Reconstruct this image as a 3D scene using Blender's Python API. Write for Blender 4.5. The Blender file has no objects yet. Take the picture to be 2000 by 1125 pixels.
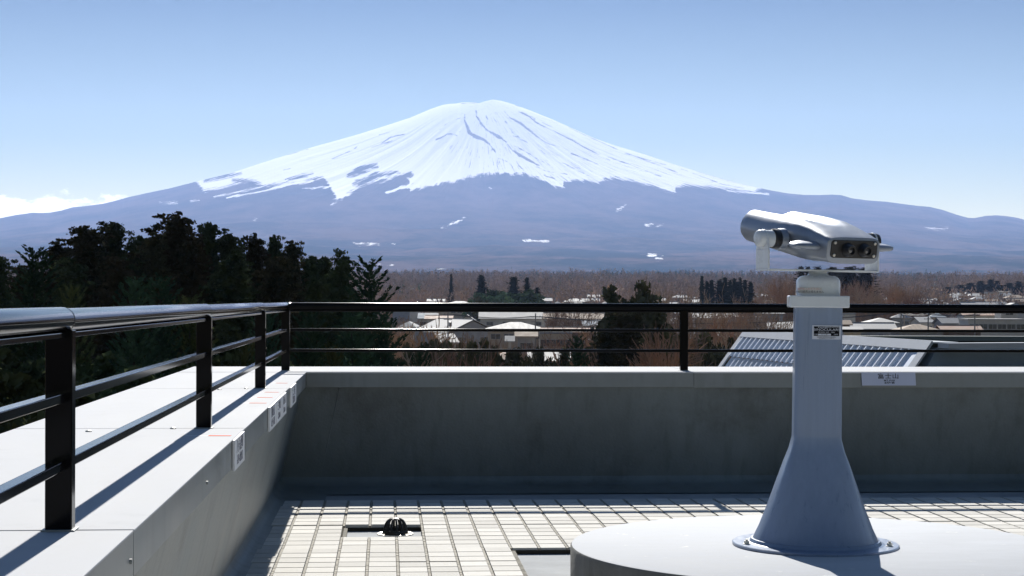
import bpy, bmesh, math, random
import numpy as np
from mathutils import Vector, Matrix, Euler
from bpy_extras.object_utils import world_to_camera_view

D = bpy.data
SC = bpy.context.scene
COL = SC.collection
R = math.radians

# ------------------------------------------------------------------ camera
F = 3400.0                       # focal length in photograph pixels (2000 px wide)
H = 1.31                         # eye height above the paving
YAW = R(4.17)
cd = D.cameras.new("camera"); cam = D.objects.new("camera", cd); COL.objects.link(cam)
cd.sensor_width = 36.0; cd.lens = F / 2000 * 36
cd.clip_start = 0.05; cd.clip_end = 90000
cam.location = (0, 0, H)
cam.rotation_euler = (R(90), R(-0.18), -YAW)
cd.shift_y = 0.01215
SC.camera = cam

# ------------------------------------------------------------------ light
SUN_EL, SUN_AZ = R(35.4), R(1.0)   # azimuth from +Y towards +X
SC.view_settings.view_transform = 'Standard'
SC.view_settings.look = 'None'
SC.view_settings.exposure = 0.92
SC.view_settings.gamma = 1.0
sd = D.lights.new("sun", 'SUN'); sd.energy = 5.0; sd.angle = R(0.53); sd.color = (1.0, 0.955, 0.88)
sun = D.objects.new("sun", sd); COL.objects.link(sun)
sdir = Vector((math.sin(SUN_AZ) * math.cos(SUN_EL), math.cos(SUN_AZ) * math.cos(SUN_EL), math.sin(SUN_EL)))
sun.rotation_euler = sdir.to_track_quat('Z', 'Y').to_euler()
sun.location = (0, 30, 40)

W = D.worlds.new("World"); SC.world = W; W.use_nodes = True
nt = W.node_tree; nt.nodes.clear()
def nd(nt, t, **kw):
    n = nt.nodes.new(t)
    for k, v in kw.items():
        setattr(n, k, v)
    return n
wo = nd(nt, 'ShaderNodeOutputWorld'); bg = nd(nt, 'ShaderNodeBackground')
sky = nd(nt, 'ShaderNodeTexSky', sky_type='NISHITA', sun_disc=False, sun_elevation=SUN_EL, sun_rotation=SUN_AZ,
         altitude=1200, air_density=1.0, dust_density=0.6, ozone_density=2.0)
bg.inputs['Strength'].default_value = 0.044
tint = nd(nt, 'ShaderNodeMix', data_type='RGBA', blend_type='MULTIPLY')
tint.inputs[0].default_value = 1.0
# a clear winter sky: paler and warmer towards the horizon, deeper above
tcs = nd(nt, 'ShaderNodeTexCoord'); sxs = nd(nt, 'ShaderNodeSeparateXYZ'); nt.links.new(tcs.outputs['Generated'], sxs.inputs[0])
cr = nd(nt, 'ShaderNodeValToRGB'); nt.links.new(sxs.outputs['Z'], cr.inputs[0])
e0, e1 = cr.color_ramp.elements
e0.position = 0.02; e0.color = (1.85, 1.45, 0.72, 1); e1.position = 0.42; e1.color = (0.60, 0.74, 0.76, 1)
e2 = cr.color_ramp.elements.new(0.09); e2.color = (0.72, 0.72, 0.40, 1)
e3 = cr.color_ramp.elements.new(0.17); e3.color = (0.09, 0.20, 0.19, 1)
nt.links.new(cr.outputs[0], tint.inputs[7])
nt.links.new(sky.outputs[0], tint.inputs[6])
# low bank of cumulus far behind the left ridge
tc = nd(nt, 'ShaderNodeTexCoord'); sx = nd(nt, 'ShaderNodeSeparateXYZ')
nt.links.new(tc.outputs['Generated'], sx.inputs[0])
def mth(nt, op, a, b=None, c=None, clamp=False):
    n = nt.nodes.new('ShaderNodeMath'); n.operation = op; n.use_clamp = clamp
    for i, v in enumerate((a, b, c)):
        if v is None: continue
        if isinstance(v, (int, float)): n.inputs[i].default_value = v
        else: nt.links.new(v, n.inputs[i])
    return n.outputs[0]
def mrange(nt, v, a, b, c=0.0, d=1.0, smooth=True):
    n = nt.nodes.new('ShaderNodeMapRange')
    n.interpolation_type = 'SMOOTHSTEP' if smooth else 'LINEAR'
    nt.links.new(v, n.inputs['Value'])
    n.inputs['From Min'].default_value = a; n.inputs['From Max'].default_value = b
    n.inputs['To Min'].default_value = c; n.inputs['To Max'].default_value = d
    return n.outputs['Result']
mp = nd(nt, 'ShaderNodeMapping'); mp.inputs['Scale'].default_value = (42, 42, 90)
nt.links.new(tc.outputs['Generated'], mp.inputs[0])
nz = nd(nt, 'ShaderNodeTexNoise'); nz.inputs['Scale'].default_value = 1.0
nz.inputs['Detail'].default_value = 7; nz.inputs['Roughness'].default_value = 0.62
nt.links.new(mp.outputs[0], nz.inputs[0])
x_, z_ = sx.outputs['X'], sx.outputs['Z']
elmask = mrange(nt, z_, 0.048, 0.076, 0.24, -0.40, False)
azm = mrange(nt, x_, -0.155, -0.125, 0.0, -0.45, False)
cl = mth(nt, 'ADD', mth(nt, 'ADD', nz.outputs[0], elmask), azm)
cl = mrange(nt, cl, 0.50, 0.60, 0, 0.95)
mx = nd(nt, 'ShaderNodeMix', data_type='RGBA')
nt.links.new(cl, mx.inputs[0]); nt.links.new(tint.outputs[2], mx.inputs[6])
mx.inputs[7].default_value = (21, 20, 18, 1)
nt.links.new(mx.outputs[2], bg.inputs[0]); nt.links.new(bg.outputs[0], wo.inputs[0])

SC.cycles.use_denoising = True
SC.cycles.volume_bounces = 0
SC.cycles.max_bounces = 8
SC.cycles.diffuse_bounces = 4
SC.cycles.transparent_max_bounces = 12
SC.cycles.sample_clamp_indirect = 6.0

# ------------------------------------------------------------------ helpers: place, tag, build
fw = Vector((math.sin(YAW), math.cos(YAW), 0)); rt = Vector((math.cos(YAW), -math.sin(YAW), 0))
def hz(px): return 586.8 + (px - 1000) * 0.0032
def G(px, py, z):
    """the point at height z that the photograph shows at px, py"""
    d = F * (H - z) / (py - hz(px)); u = (px - 1000) * d / F
    p = rt * u + fw * d
    return Vector((p.x, p.y, z))
def PT(px, py, d):
    u = (px - 1000) * d / F; p = rt * u + fw * d
    return Vector((p.x, p.y, H - (py - hz(px)) * d / F))
def UV(u, v, z=0.0):
    p = rt * u + fw * v
    return Vector((p.x, p.y, z))

def tag(o, label=None, cat=None, group=None, kind=None):
    if label: o['label'] = label
    if cat: o['category'] = cat
    if group: o['group'] = group
    if kind: o['kind'] = kind
    return o
def empty(name, loc, rz=0, **kw):
    o = D.objects.new(name, None); COL.objects.link(o); o.location = loc; o.rotation_euler = (0, 0, rz)
    o.empty_display_size = 0.2
    return tag(o, **kw)
def link(name, me, parent=None, mat=None, **kw):
    o = D.objects.new(name, me); COL.objects.link(o)
    if parent is not None: o.parent = parent
    if mat is not None:
        me.materials.clear(); me.materials.append(mat)
    return tag(o, **kw)
def copy_tree(o, parent=None):
    c = o.copy(); COL.objects.link(c)
    if parent is not None: c.parent = parent
    for ch in list(o.children): copy_tree(ch, c)
    return c

class MB:
    """collects boxes, tubes, lathes and lofts and makes one mesh of them"""
    def __init__(s): s.v = []; s.f = []; s.sm = []
    def add(s, vs, fs, smooth=False):
        b = len(s.v); s.v += [tuple(v) for v in vs]; s.f += [tuple(i + b for i in f) for f in fs]; s.sm += [smooth] * len(fs)
        return s
    def box(s, x0, x1, y0, y1, z0, z1, bev=0.0):
        if bev <= 0:
            vs = [(x, y, z) for z in (z0, z1) for y in (y0, y1) for x in (x0, x1)]
            return s.add(vs, [(0, 2, 3, 1), (4, 5, 7, 6), (0, 1, 5, 4), (2, 6, 7, 3), (0, 4, 6, 2), (1, 3, 7, 5)])
        bm = bmesh.new(); bmesh.ops.create_cube(bm, size=1)
        for v in bm.verts:
            v.co = Vector(((x0 + x1) / 2 + v.co.x * (x1 - x0), (y0 + y1) / 2 + v.co.y * (y1 - y0), (z0 + z1) / 2 + v.co.z * (z1 - z0)))
        bmesh.ops.bevel(bm, geom=bm.edges[:], offset=bev, segments=2, affect='EDGES', profile=0.6)
        bm.verts.index_update()
        s.add([v.co.copy() for v in bm.verts], [[v.index for v in f.verts] for f in bm.faces]); bm.free()
        return s
    def tube(s, pts, rad, n=12, caps=True, smooth=True):
        pts = [Vector(p) for p in pts]
        if isinstance(rad, (int, float)): rad = [rad] * len(pts)
        vs = []; m = len(pts); up = None
        for i, p in enumerate(pts):
            t = (pts[min(i + 1, m - 1)] - pts[max(i - 1, 0)]).normalized()
            if up is None:
                up = Vector((0, 0, 1)) if abs(t.z) < 0.9 else Vector((1, 0, 0))
            a = t.cross(up).normalized(); b = a.cross(t).normalized(); up = b
            for k in range(n):
                th = 2 * math.pi * k / n
                vs.append(p + (a * math.cos(th) + b * math.sin(th)) * rad[i])
        fs = []
        for i in range(m - 1):
            for k in range(n):
                k2 = (k + 1) % n
                fs.append((i * n + k, i * n + k2, (i + 1) * n + k2, (i + 1) * n + k))
        s.add(vs, fs, smooth)
        if caps:
            s.add(vs[:n], [tuple(range(n))]); s.add(vs[-n:], [tuple(reversed(range(n)))])
        return s
    def lathe(s, prof, n=48, c=(0, 0, 0), smooth=True, cap=True):
        vs = []
        for (r, z) in prof:
            for k in range(n):
                th = 2 * math.pi * k / n
                vs.append((c[0] + r * math.cos(th), c[1] + r * math.sin(th), c[2] + z))
        fs = []
        for i in range(len(prof) - 1):
            for k in range(n):
                k2 = (k + 1) % n
                fs.append((i * n + k, i * n + k2, (i + 1) * n + k2, (i + 1) * n + k))
        s.add(vs, fs, smooth)
        if cap:
            s.add(vs[:n], [tuple(reversed(range(n)))]); s.add(vs[-n:], [tuple(range(n))])
        return s
    def loft(s, rings, smooth=True, caps=True, closed=True):
        n = len(rings[0]); vs = [p for r in rings for p in r]; fs = []
        for i in range(len(rings) - 1):
            for k in range(n if closed else n - 1):
                k2 = (k + 1) % n
                fs.append((i * n + k, i * n + k2, (i + 1) * n + k2, (i + 1) * n + k))
        s.add(vs, fs, smooth)
        if caps:
            s.add(rings[0], [tuple(reversed(range(n)))]); s.add(rings[-1], [tuple(range(n))])
        return s
    def xf(s, M, start=0):
        for i in range(start, len(s.v)): s.v[i] = tuple(M @ Vector(s.v[i]))
        return s
    def mesh(s, name):
        me = D.meshes.new(name); me.from_pydata(s.v, [], s.f)
        me.polygons.foreach_set('use_smooth', s.sm)
        me.update(); return me
    def build(s, name, mat, parent=None, bevel=0.0, **kw):
        o = link(name, s.mesh(name), parent, mat, **kw)
        bm = bmesh.new(); bm.from_mesh(o.data)
        bmesh.ops.remove_doubles(bm, verts=bm.verts[:], dist=1e-5)
        bmesh.ops.recalc_face_normals(bm, faces=bm.faces[:]); bm.to_mesh(o.data); bm.free()
        if any(s.sm):
            try: o.data.set_sharp_from_angle(angle=R(35))
            except Exception: pass
        if bevel > 0:
            b = o.modifiers.new('bevel', 'BEVEL'); b.width = bevel; b.segments = 2; b.limit_method = 'ANGLE'; b.angle_limit = R(35)
        return o

def np_mesh(name, V, Fq, smooth=False):
    """V (n,3) floats, Fq (m,k) ints"""
    me = D.meshes.new(name); V = np.asarray(V, np.float32); Fq = np.asarray(Fq, np.int32); m, k = Fq.shape
    me.vertices.add(len(V)); me.vertices.foreach_set('co', V.ravel())
    me.loops.add(m * k); me.loops.foreach_set('vertex_index', Fq.ravel())
    me.polygons.add(m); me.polygons.foreach_set('loop_start', np.arange(0, m * k, k, dtype=np.int32))
    me.polygons.foreach_set('loop_total', np.full(m, k, np.int32))
    me.polygons.foreach_set('use_smooth', np.full(m, smooth))
    me.update(calc_edges=True); return me

# ------------------------------------------------------------------ materials
def mat(name, col, rough=0.6, metal=0.0, noise=0.0, nscale=5.0, bump=0.0, bscale=60.0, spec=0.5, coat=0.0, col2=None, stretch=None, detail=6, dirt=None):
    m = D.materials.new(name); m.use_nodes = True; t = m.node_tree; b = t.nodes['Principled BSDF']
    b.inputs['Base Color'].default_value = (*col, 1); b.inputs['Roughness'].default_value = rough
    b.inputs['Metallic'].default_value = metal
    b.inputs['Specular IOR Level'].default_value = spec
    b.inputs['Coat Weight'].default_value = coat
    tcn = nd(t, 'ShaderNodeTexCoord'); src = tcn.outputs['Object']
    if stretch:
        mpn = nd(t, 'ShaderNodeMapping'); mpn.inputs['Scale'].default_value = stretch
        t.links.new(src, mpn.inputs[0]); src = mpn.outputs[0]
    if noise > 0 or col2:
        n = nd(t, 'ShaderNodeTexNoise'); n.inputs['Scale'].default_value = nscale; n.inputs['Detail'].default_value = detail
        n.inputs['Roughness'].default_value = 0.65
        t.links.new(src, n.inputs[0])
        r = nd(t, 'ShaderNodeValToRGB'); t.links.new(n.outputs[0], r.inputs[0])
        c2 = col2 if col2 else tuple(max(0, c * (1 - noise)) for c in col)
        r.color_ramp.elements[0].position = 0.33; r.color_ramp.elements[1].position = 0.67
        r.color_ramp.elements[0].color = (*c2, 1)
        r.color_ramp.elements[1].color = (*(tuple(min(1, c * (1 + noise * 0.6)) for c in col) if not col2 else col), 1)
        out = r.outputs[0]
        if dirt:
            n3 = nd(t, 'ShaderNodeTexNoise'); n3.inputs['Scale'].default_value = dirt[1]; n3.inputs['Detail'].default_value = 8
            n3.inputs['Roughness'].default_value = 0.7
            t.links.new(tcn.outputs['Object'], n3.inputs[0])
            f = mrange(t, n3.outputs[0], dirt[2], dirt[3], 0, dirt[4])
            mm = nd(t, 'ShaderNodeMix', data_type='RGBA'); t.links.new(f, mm.inputs[0]); t.links.new(out, mm.inputs[6])
            mm.inputs[7].default_value = (*dirt[0], 1); out = mm.outputs[2]
        t.links.new(out, b.inputs['Base Color'])
        rr = mrange(t, n.outputs[0], 0.3, 0.7, max(0.02, rough - 0.08), min(1, rough + 0.08), False)
        t.links.new(rr, b.inputs['Roughness'])
    if bump > 0:
        n2 = nd(t, 'ShaderNodeTexNoise'); n2.inputs['Scale'].default_value = bscale; n2.inputs['Detail'].default_value = 5
        t.links.new(tcn.outputs['Object'], n2.inputs[0])
        bp = nd(t, 'ShaderNodeBump'); bp.inputs['Strength'].default_value = bump; bp.inputs['Distance'].default_value = 0.01
        t.links.new(n2.outputs[0], bp.inputs['Height']); t.links.new(bp.outputs[0], b.inputs['Normal'])
    return m
def leafmat(name, col, col2, scale=0.9, rough=0.75, trans=0.0):
    """foliage: light and dark clumps by position, plus a shift between individual trees"""
    m = D.materials.new(name); m.use_nodes = True; t = m.node_tree; b = t.nodes['Principled BSDF']
    tcn = nd(t, 'ShaderNodeTexCoord'); n = nd(t, 'ShaderNodeTexNoise'); n.inputs['Scale'].default_value = scale; n.inputs['Detail'].default_value = 5
    n.inputs['Roughness'].default_value = 0.7
    t.links.new(tcn.outputs['Object'], n.inputs[0])
    r = nd(t, 'ShaderNodeValToRGB'); t.links.new(n.outputs[0], r.inputs[0])
    r.color_ramp.elements[0].position = 0.36; r.color_ramp.elements[1].position = 0.66
    r.color_ramp.elements[0].color = (*col2, 1); r.color_ramp.elements[1].color = (*col, 1)
    oi = nd(t, 'ShaderNodeObjectInfo'); hs = nd(t, 'ShaderNodeHueSaturation')
    t.links.new(mrange(t, oi.outputs['Random'], 0, 1, 0.75, 1.3, False), hs.inputs['Value'])
    t.links.new(mrange(t, oi.outputs['Random'], 0, 1, 0.485, 0.515, False), hs.inputs['Hue'])
    t.links.new(r.outputs[0], hs.inputs['Color']); t.links.new(hs.outputs[0], b.inputs['Base Color'])
    b.inputs['Roughness'].default_value = 1.0; b.inputs['Specular IOR Level'].default_value = 0.0
    if trans > 0:
        tr = nd(t, 'ShaderNodeBsdfTranslucent'); t.links.new(hs.outputs[0], tr.inputs[0])
        ms = nd(t, 'ShaderNodeMixShader'); ms.inputs[0].default_value = trans
        t.links.new(b.outputs[0], ms.inputs[1]); t.links.new(tr.outputs[0], ms.inputs[2])
        t.links.new(ms.outputs[0], t.nodes['Material Output'].inputs[0])
    return m

M = {}
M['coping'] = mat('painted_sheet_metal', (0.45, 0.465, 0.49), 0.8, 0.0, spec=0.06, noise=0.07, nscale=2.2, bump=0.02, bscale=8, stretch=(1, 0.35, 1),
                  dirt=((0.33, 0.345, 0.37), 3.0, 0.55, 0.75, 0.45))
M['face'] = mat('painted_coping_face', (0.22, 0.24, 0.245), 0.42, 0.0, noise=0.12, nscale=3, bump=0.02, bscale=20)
M['wall'] = mat('membrane_wall', (0.175, 0.20, 0.205), 0.5, 0.0, noise=0.22, nscale=1.8, bump=0.25, bscale=55, stretch=(1, 1, 0.5),
                dirt=((0.075, 0.08, 0.075), 1.6, 0.48, 0.72, 0.6))
M['deck'] = mat('membrane_floor', (0.36, 0.375, 0.39), 0.9, 0.0, spec=0.03, noise=0.2, nscale=2.5, bump=0.15, bscale=30)
M['tile'] = mat('concrete_deck_tile', (0.60, 0.59, 0.56), 0.85, 0.0, spec=0.08, noise=0.08, nscale=5, bump=0.35, bscale=220,
                dirt=((0.42, 0.40, 0.36), 2.2, 0.52, 0.8, 0.45))
M['joint'] = mat('mat_joint', (0.05, 0.046, 0.038), 0.95, spec=0.05)
M['strip'] = mat('joint_clip', (0.34, 0.32, 0.27), 0.8, noise=0.3, nscale=40)
M['pad'] = mat('painted_concrete', (0.45, 0.47, 0.50), 0.8, 0.0, spec=0.06, noise=0.08, nscale=3.5, bump=0.06, bscale=25, stretch=(0.6, 1.6, 1),
               dirt=((0.78, 0.77, 0.70), 9.0, 0.63, 0.70, 0.5))
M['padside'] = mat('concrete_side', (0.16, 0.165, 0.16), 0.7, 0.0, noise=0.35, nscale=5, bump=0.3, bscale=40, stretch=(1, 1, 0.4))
M['black'] = mat('gloss_black_paint', (0.005, 0.005, 0.006), 0.11, 0.0, bump=0.006, bscale=9, spec=0.08)
M['bino'] = mat('grey_blue_paint', (0.195, 0.255, 0.37), 0.33, 0.0, noise=0.07, nscale=3, bump=0.02, bscale=30, coat=0.2, stretch=(12, 12, 0.5), dirt=((0.30, 0.33, 0.38), 6.0, 0.62, 0.75, 0.35))
M['lgrey'] = mat('pale_enamel', (0.60, 0.64, 0.68), 0.3, 0.0, noise=0.05, nscale=6, coat=0.3, dirt=((0.36, 0.33, 0.24), 7.0, 0.60, 0.75, 0.4))
M['alu'] = mat('brushed_aluminium', (0.27, 0.30, 0.355), 0.38, 0.55, noise=0.12, nscale=8, bump=0.03, bscale=140, stretch=(1, 0.15, 1))
M['dark'] = mat('black_plastic', (0.013, 0.013, 0.015), 0.4, bump=0.02)
M['steel'] = mat('bolt_steel', (0.55, 0.53, 0.48), 0.35, 0.9, noise=0.3, nscale=50)
M['glass'] = mat('lens_glass', (0.02, 0.025, 0.04), 0.05, 0.0, spec=0.9, coat=1.0)
M['white'] = mat('sign_white', (0.52, 0.56, 0.72), 0.4, noise=0.03, nscale=5)
M['white2'] = mat('sign_white_small', (0.66, 0.68, 0.72), 0.45, noise=0.05, nscale=12)
M['ink'] = mat('sign_ink', (0.03, 0.035, 0.06), 0.6)
M['ink2'] = mat('plate_silver', (0.55, 0.58, 0.66), 0.4)
M['ink3'] = mat('sign_ink_grey', (0.12, 0.13, 0.17), 0.7)
M['field'] = mat('plate_black', (0.008, 0.008, 0.010), 0.8, spec=0.05)
M['redink'] = mat('red_ink', (0.45, 0.18, 0.22), 0.6)
M['orange'] = mat('orange_paint', (0.72, 0.10, 0.03), 0.8, spec=0.05)
M['iron'] = mat('cast_iron_black', (0.012, 0.012, 0.012), 0.35, bump=0.05, bscale=120)

# every deck tile a slightly different shade, with grime in places
t = M['tile'].node_tree; b = t.nodes['Principled BSDF']; src = b.inputs['Base Color'].links[0].from_socket
tcn = nd(t, 'ShaderNodeTexCoord'); mpx = nd(t, 'ShaderNodeMapping'); mpx.inputs['Location'].default_value = (0.535 / 0.1505, -9.19 / 0.16, 0); mpx.inputs['Scale'].default_value = (1 / 0.1505, 1 / 0.160, 0)
t.links.new(tcn.outputs['Object'], mpx.inputs[0]); fl = nd(t, 'ShaderNodeVectorMath', operation='FLOOR'); t.links.new(mpx.outputs[0], fl.inputs[0])
wn = nd(t, 'ShaderNodeTexWhiteNoise', noise_dimensions='3D'); t.links.new(fl.outputs[0], wn.inputs[0])
hs = nd(t, 'ShaderNodeHueSaturation'); t.links.new(mrange(t, wn.outputs[0], 0, 1, 0.80, 1.0, False), hs.inputs['Value']); t.links.new(src, hs.inputs['Color']); t.links.new(hs.outputs[0], b.inputs['Base Color'])
# drip streaks on the parapet wall
for nm_, k_ in (('wall', 0.28), ('face', 0.2)):
    t = M[nm_].node_tree; b = t.nodes['Principled BSDF']; src = b.inputs['Base Color'].links[0].from_socket
    tcn = nd(t, 'ShaderNodeTexCoord'); mpx = nd(t, 'ShaderNodeMapping'); mpx.inputs['Scale'].default_value = (7, 7, 0.35); t.links.new(tcn.outputs['Object'], mpx.inputs[0])
    sn_ = nd(t, 'ShaderNodeTexNoise'); sn_.inputs['Scale'].default_value = 1.6; sn_.inputs['Detail'].default_value = 6; t.links.new(mpx.outputs[0], sn_.inputs[0])
    mxx = nd(t, 'ShaderNodeMix', data_type='RGBA', blend_type='MULTIPLY'); t.links.new(mrange(t, sn_.outputs[0], 0.52, 0.68, 0, k_), mxx.inputs[0]); t.links.new(src, mxx.inputs[6]); mxx.inputs[7].default_value = (0.5, 0.52, 0.5, 1)
    t.links.new(mxx.outputs[2], b.inputs['Base Color'])
HAZE_D = 2.9e-5; HAZE_C = (0.38, 0.545, 1.0)
# ------------------------------------------------------------------ the roof terrace (setting)
XL = -0.545; YW = 12.17; ZC = 0.807; XO = -1.43; YB = 13.2     # coping: inner edges, top, outer edges
XR = 9.0; YN = -4.0
FL = -0.035
# floor slab under everything
MB().box(XO + 0.04, XR, YN, YB - 0.04, -0.40, FL).build('terrace_floor', M['deck'], kind='structure')
# parapet walls with a small cove at their foot
def wall_strip(pts_profile, path, name, matx):
    m = MB(); rings = []
    return m
pw = MB()
prof = [(0.0, 0.715), (-0.005, 0.06), (0.012, 0.035), (0.05, 0.012), (0.10, -0.004), (0.34, -0.028)]
XI, YI = -0.735, 12.36
n = len(prof)
# the wall leans: its top is flush with the coping, its foot stands 17 cm back
lean = lambda z: 0.165 * max(0, z) / 0.715
A = [(XI + o + lean(z), YN, z) for o, z in prof]; B_ = [(XI + o + lean(z), YI - o - lean(z), z) for o, z in prof]; C_ = [(XR, YI - o - lean(z), z) for o, z in prof]
pw.add(A + B_ + C_, [(i, i + 1, n + i + 1, n + i) for i in range(n - 1)] + [(n + i, n + i + 1, 2 * n + i + 1, 2 * n + i) for i in range(n - 1)], True)
pw.box(XO + 0.06, XI - 0.012, YN, YB - 0.06, FL - 2.2, 0.700)
pw.box(XI - 0.0115, XR, YI + 0.012, YB - 0.06, FL - 2.2, 0.700)
# raised welts of the membrane on the left wall
for k, (z0, o) in enumerate(((0.40, 0.004),)):
    pass  # pw.tube([(XI - 0.002 + lean(z0), YN, z0), (XI - 0.002 + lean(z0 + 0.02), YI - 0.3, z0 + 0.02)], 0.0022, 6)
pw.tube([(XI + 0.42, YI - 0.163, 0.70), (XI + 0.28, YI + 0.0, 0.04)], 0.004, 6)
pw.build('parapet_wall', M['wall'], kind='structure')

# sheet-metal coping: left run and far run, folded from panels with open seams at the posts
PYS = [-2.25, 0.78, 3.85, 6.87, 9.95]
def coping_panel(m, x0, x1, y0, y1):
    m.box(x0, x1, y0, y1, ZC - 0.10, ZC)
rootc = empty('parapet_coping', (0, 0, 0), kind='structure')
seams = PYS + [YW]
ys = [YN] + PYS + [YW]
for i in range(len(ys) - 1):
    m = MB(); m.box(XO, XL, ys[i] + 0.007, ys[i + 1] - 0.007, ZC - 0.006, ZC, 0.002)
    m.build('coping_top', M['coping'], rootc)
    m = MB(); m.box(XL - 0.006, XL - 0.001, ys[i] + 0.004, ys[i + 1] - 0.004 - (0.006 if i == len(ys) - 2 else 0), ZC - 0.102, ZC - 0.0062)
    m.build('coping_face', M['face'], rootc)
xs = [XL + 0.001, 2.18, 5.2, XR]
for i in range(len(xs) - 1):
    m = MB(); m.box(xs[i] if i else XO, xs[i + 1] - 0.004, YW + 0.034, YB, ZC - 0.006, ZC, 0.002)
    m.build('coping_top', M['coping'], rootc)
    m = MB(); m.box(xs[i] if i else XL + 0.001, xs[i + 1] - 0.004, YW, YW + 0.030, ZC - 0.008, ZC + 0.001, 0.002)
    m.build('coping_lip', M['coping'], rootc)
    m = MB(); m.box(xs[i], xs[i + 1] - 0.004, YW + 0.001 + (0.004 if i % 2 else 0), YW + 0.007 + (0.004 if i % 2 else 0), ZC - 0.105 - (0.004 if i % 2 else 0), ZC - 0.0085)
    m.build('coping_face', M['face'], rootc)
# dark packing under the seams and the soffit
MB().box(XO + 0.02, XL - 0.02, YN, YW + 0.02, ZC - 0.095, ZC - 0.0085).box(XO + 0.02, XR, YW + 0.021, YB - 0.02, ZC - 0.095, ZC - 0.0085).build('coping_packing', M['joint'], rootc)
m = MB()
for (x, y) in ((-1.0, 3.6), (-1.12, 6.7), (-0.92, 9.8), (-0.82, 6.84), (-0.78, 9.9)):
    m.lathe([(0.012, 0), (0.012, 0.004), (0.006, 0.007)], 12, (x, y, ZC))
for y in (2.2, 3.79, 5.4, 8.7):
    m.tube([(XL - 0.001, y, ZC - 0.06), (XL + 0.005, y, ZC - 0.06)], 0.006, 8)
m.build('coping_rivet', M['face'], rootc)

# ---- deck tiles: real cells, with two openings and the round of the pad left out
PADC = G(1593.7, 1064.5, 0.16); PADC.z = 0; PADR = 1.155
PW_, PD_ = 0.1505, 0.160; X0, Y0 = -0.535, 9.19
rnd = random.Random(3)
tv = MB(); sv = MB(); jv = MB()
def inpad(x, y, rr): return (x - PADC.x) ** 2 + (y - PADC.y) ** 2 < rr * rr
def cut1(ci, ri): return 2 <= ci <= 4 and 3 <= ri <= 5
def cut2(ci, ri): return 8 <= ci <= 11 and ri < 0 and ri >= -9
COLS = range(-1, 50); ROWS = range(-42, 14)
dz = {}
for ci in COLS:
    for ri in ROWS:
        x0, x1 = X0 + ci * PW_, X0 + (ci + 1) * PW_; y0, y1 = Y0 + ri * PD_, Y0 + (ri + 1) * PD_
        if cut1(ci, ri) or cut2(ci, ri): continue
        if x0 > 7.6 or y1 > 11.43: continue
        ins = [inpad(x, y, PADR + 0.008) for x in (x0, x1) for y in (y0, y1)]
        if all(ins): continue
        k = (ci // 2, ri // 3)
        if k not in dz: dz[k] = (rnd.uniform(-0.0015, 0.002), rnd.uniform(-0.001, 0.001))
        z = dz[k][0] + (0.003 if (ri // 6) % 2 else 0)
        gx, gy = 0.009, 0.008 + (0.0022 if ri % 6 == 0 else 0)
        if not any(ins):
            tv.box(x0 + gx, x1 - gx, y0 + gy, y1 - 0.008, -0.032, z, 0)
        else:
            # cell cut to the round of the pad
            N = 6
            for a in range(N):
                for b in range(N):
                    cx0 = x0 + gx + (x1 - x0 - 2 * gx) * a / N; cx1 = x0 + gx + (x1 - x0 - 2 * gx) * (a + 1) / N
                    cy0 = y0 + gy + (y1 - y0 - 2 * gy) * b / N; cy1 = y0 + gy + (y1 - y0 - 2 * gy) * (b + 1) / N
                    if not inpad((cx0 + cx1) / 2, (cy0 + cy1) / 2, PADR + 0.004):
                        tv.add([(cx0, cy0, z), (cx1, cy0, z), (cx1, cy1, z), (cx0, cy1, z)], [(0, 1, 2, 3)])
        if not inpad(x0, (y0 + y1) / 2, PADR + 0.08):
            sw = 0.0060
            for q in range(4):
                yy0 = y0 + PD_ * q / 4 + 0.008
                sv.box(x0 - sw, x0 + sw, yy0, yy0 + PD_ / 4 - 0.017, -0.02, -0.0012 + rnd.uniform(-.001, .0005))
        if not any(ins):
            jv.box(x0 - 0.0005, x1 - 0.001, y0 + 0.0005, y1 - 0.0005, -0.034, -0.014)
for (xe, ya, yb_) in ((X0 + 2 * PW_, Y0 + 3 * PD_, Y0 + 6 * PD_), (X0 + 8 * PW_, Y0 - 9 * PD_, Y0)):
    q_ = 0
    while ya + 0.012 + q_ * 0.04 < yb_:
        y_ = ya + 0.012 + q_ * 0.04; sv.box(xe + 0.0005, xe + 0.022, y_, y_ + 0.014, -0.026, -0.014); q_ += 1
rp = empty('terrace_paving', (0, 0, 0), kind='structure')
def quick(mb, name, matx, parent=None, **kw):
    me = mb.mesh(name); return link(name, me, parent, matx, **kw)
quick(tv, 'paving_tile_field', M['tile'], rp); quick(sv, 'paving_clip_field', M['strip'], rp); quick(jv, 'paving_mat_base', M['joint'], rp)
rp['kind'] = 'structure'

# ---- round concrete pad
m = MB()
m.lathe([(PADR, -0.03), (PADR, 0.148), (PADR - 0.006, 0.157)], 128, (0, 0, 0), True, False)
pad = empty('round_plinth', (PADC.x, PADC.y, 0), label='low round painted concrete plinth under the coin binoculars', cat='plinth')
m.build('plinth_side', M['padside'], pad)
MB().lathe([(PADR - 0.006, 0.157), (PADR - 0.014, 0.160), (0.0005, 0.160)], 128, (0, 0, 0), True, False).build('plinth_top', M['pad'], pad)

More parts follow.
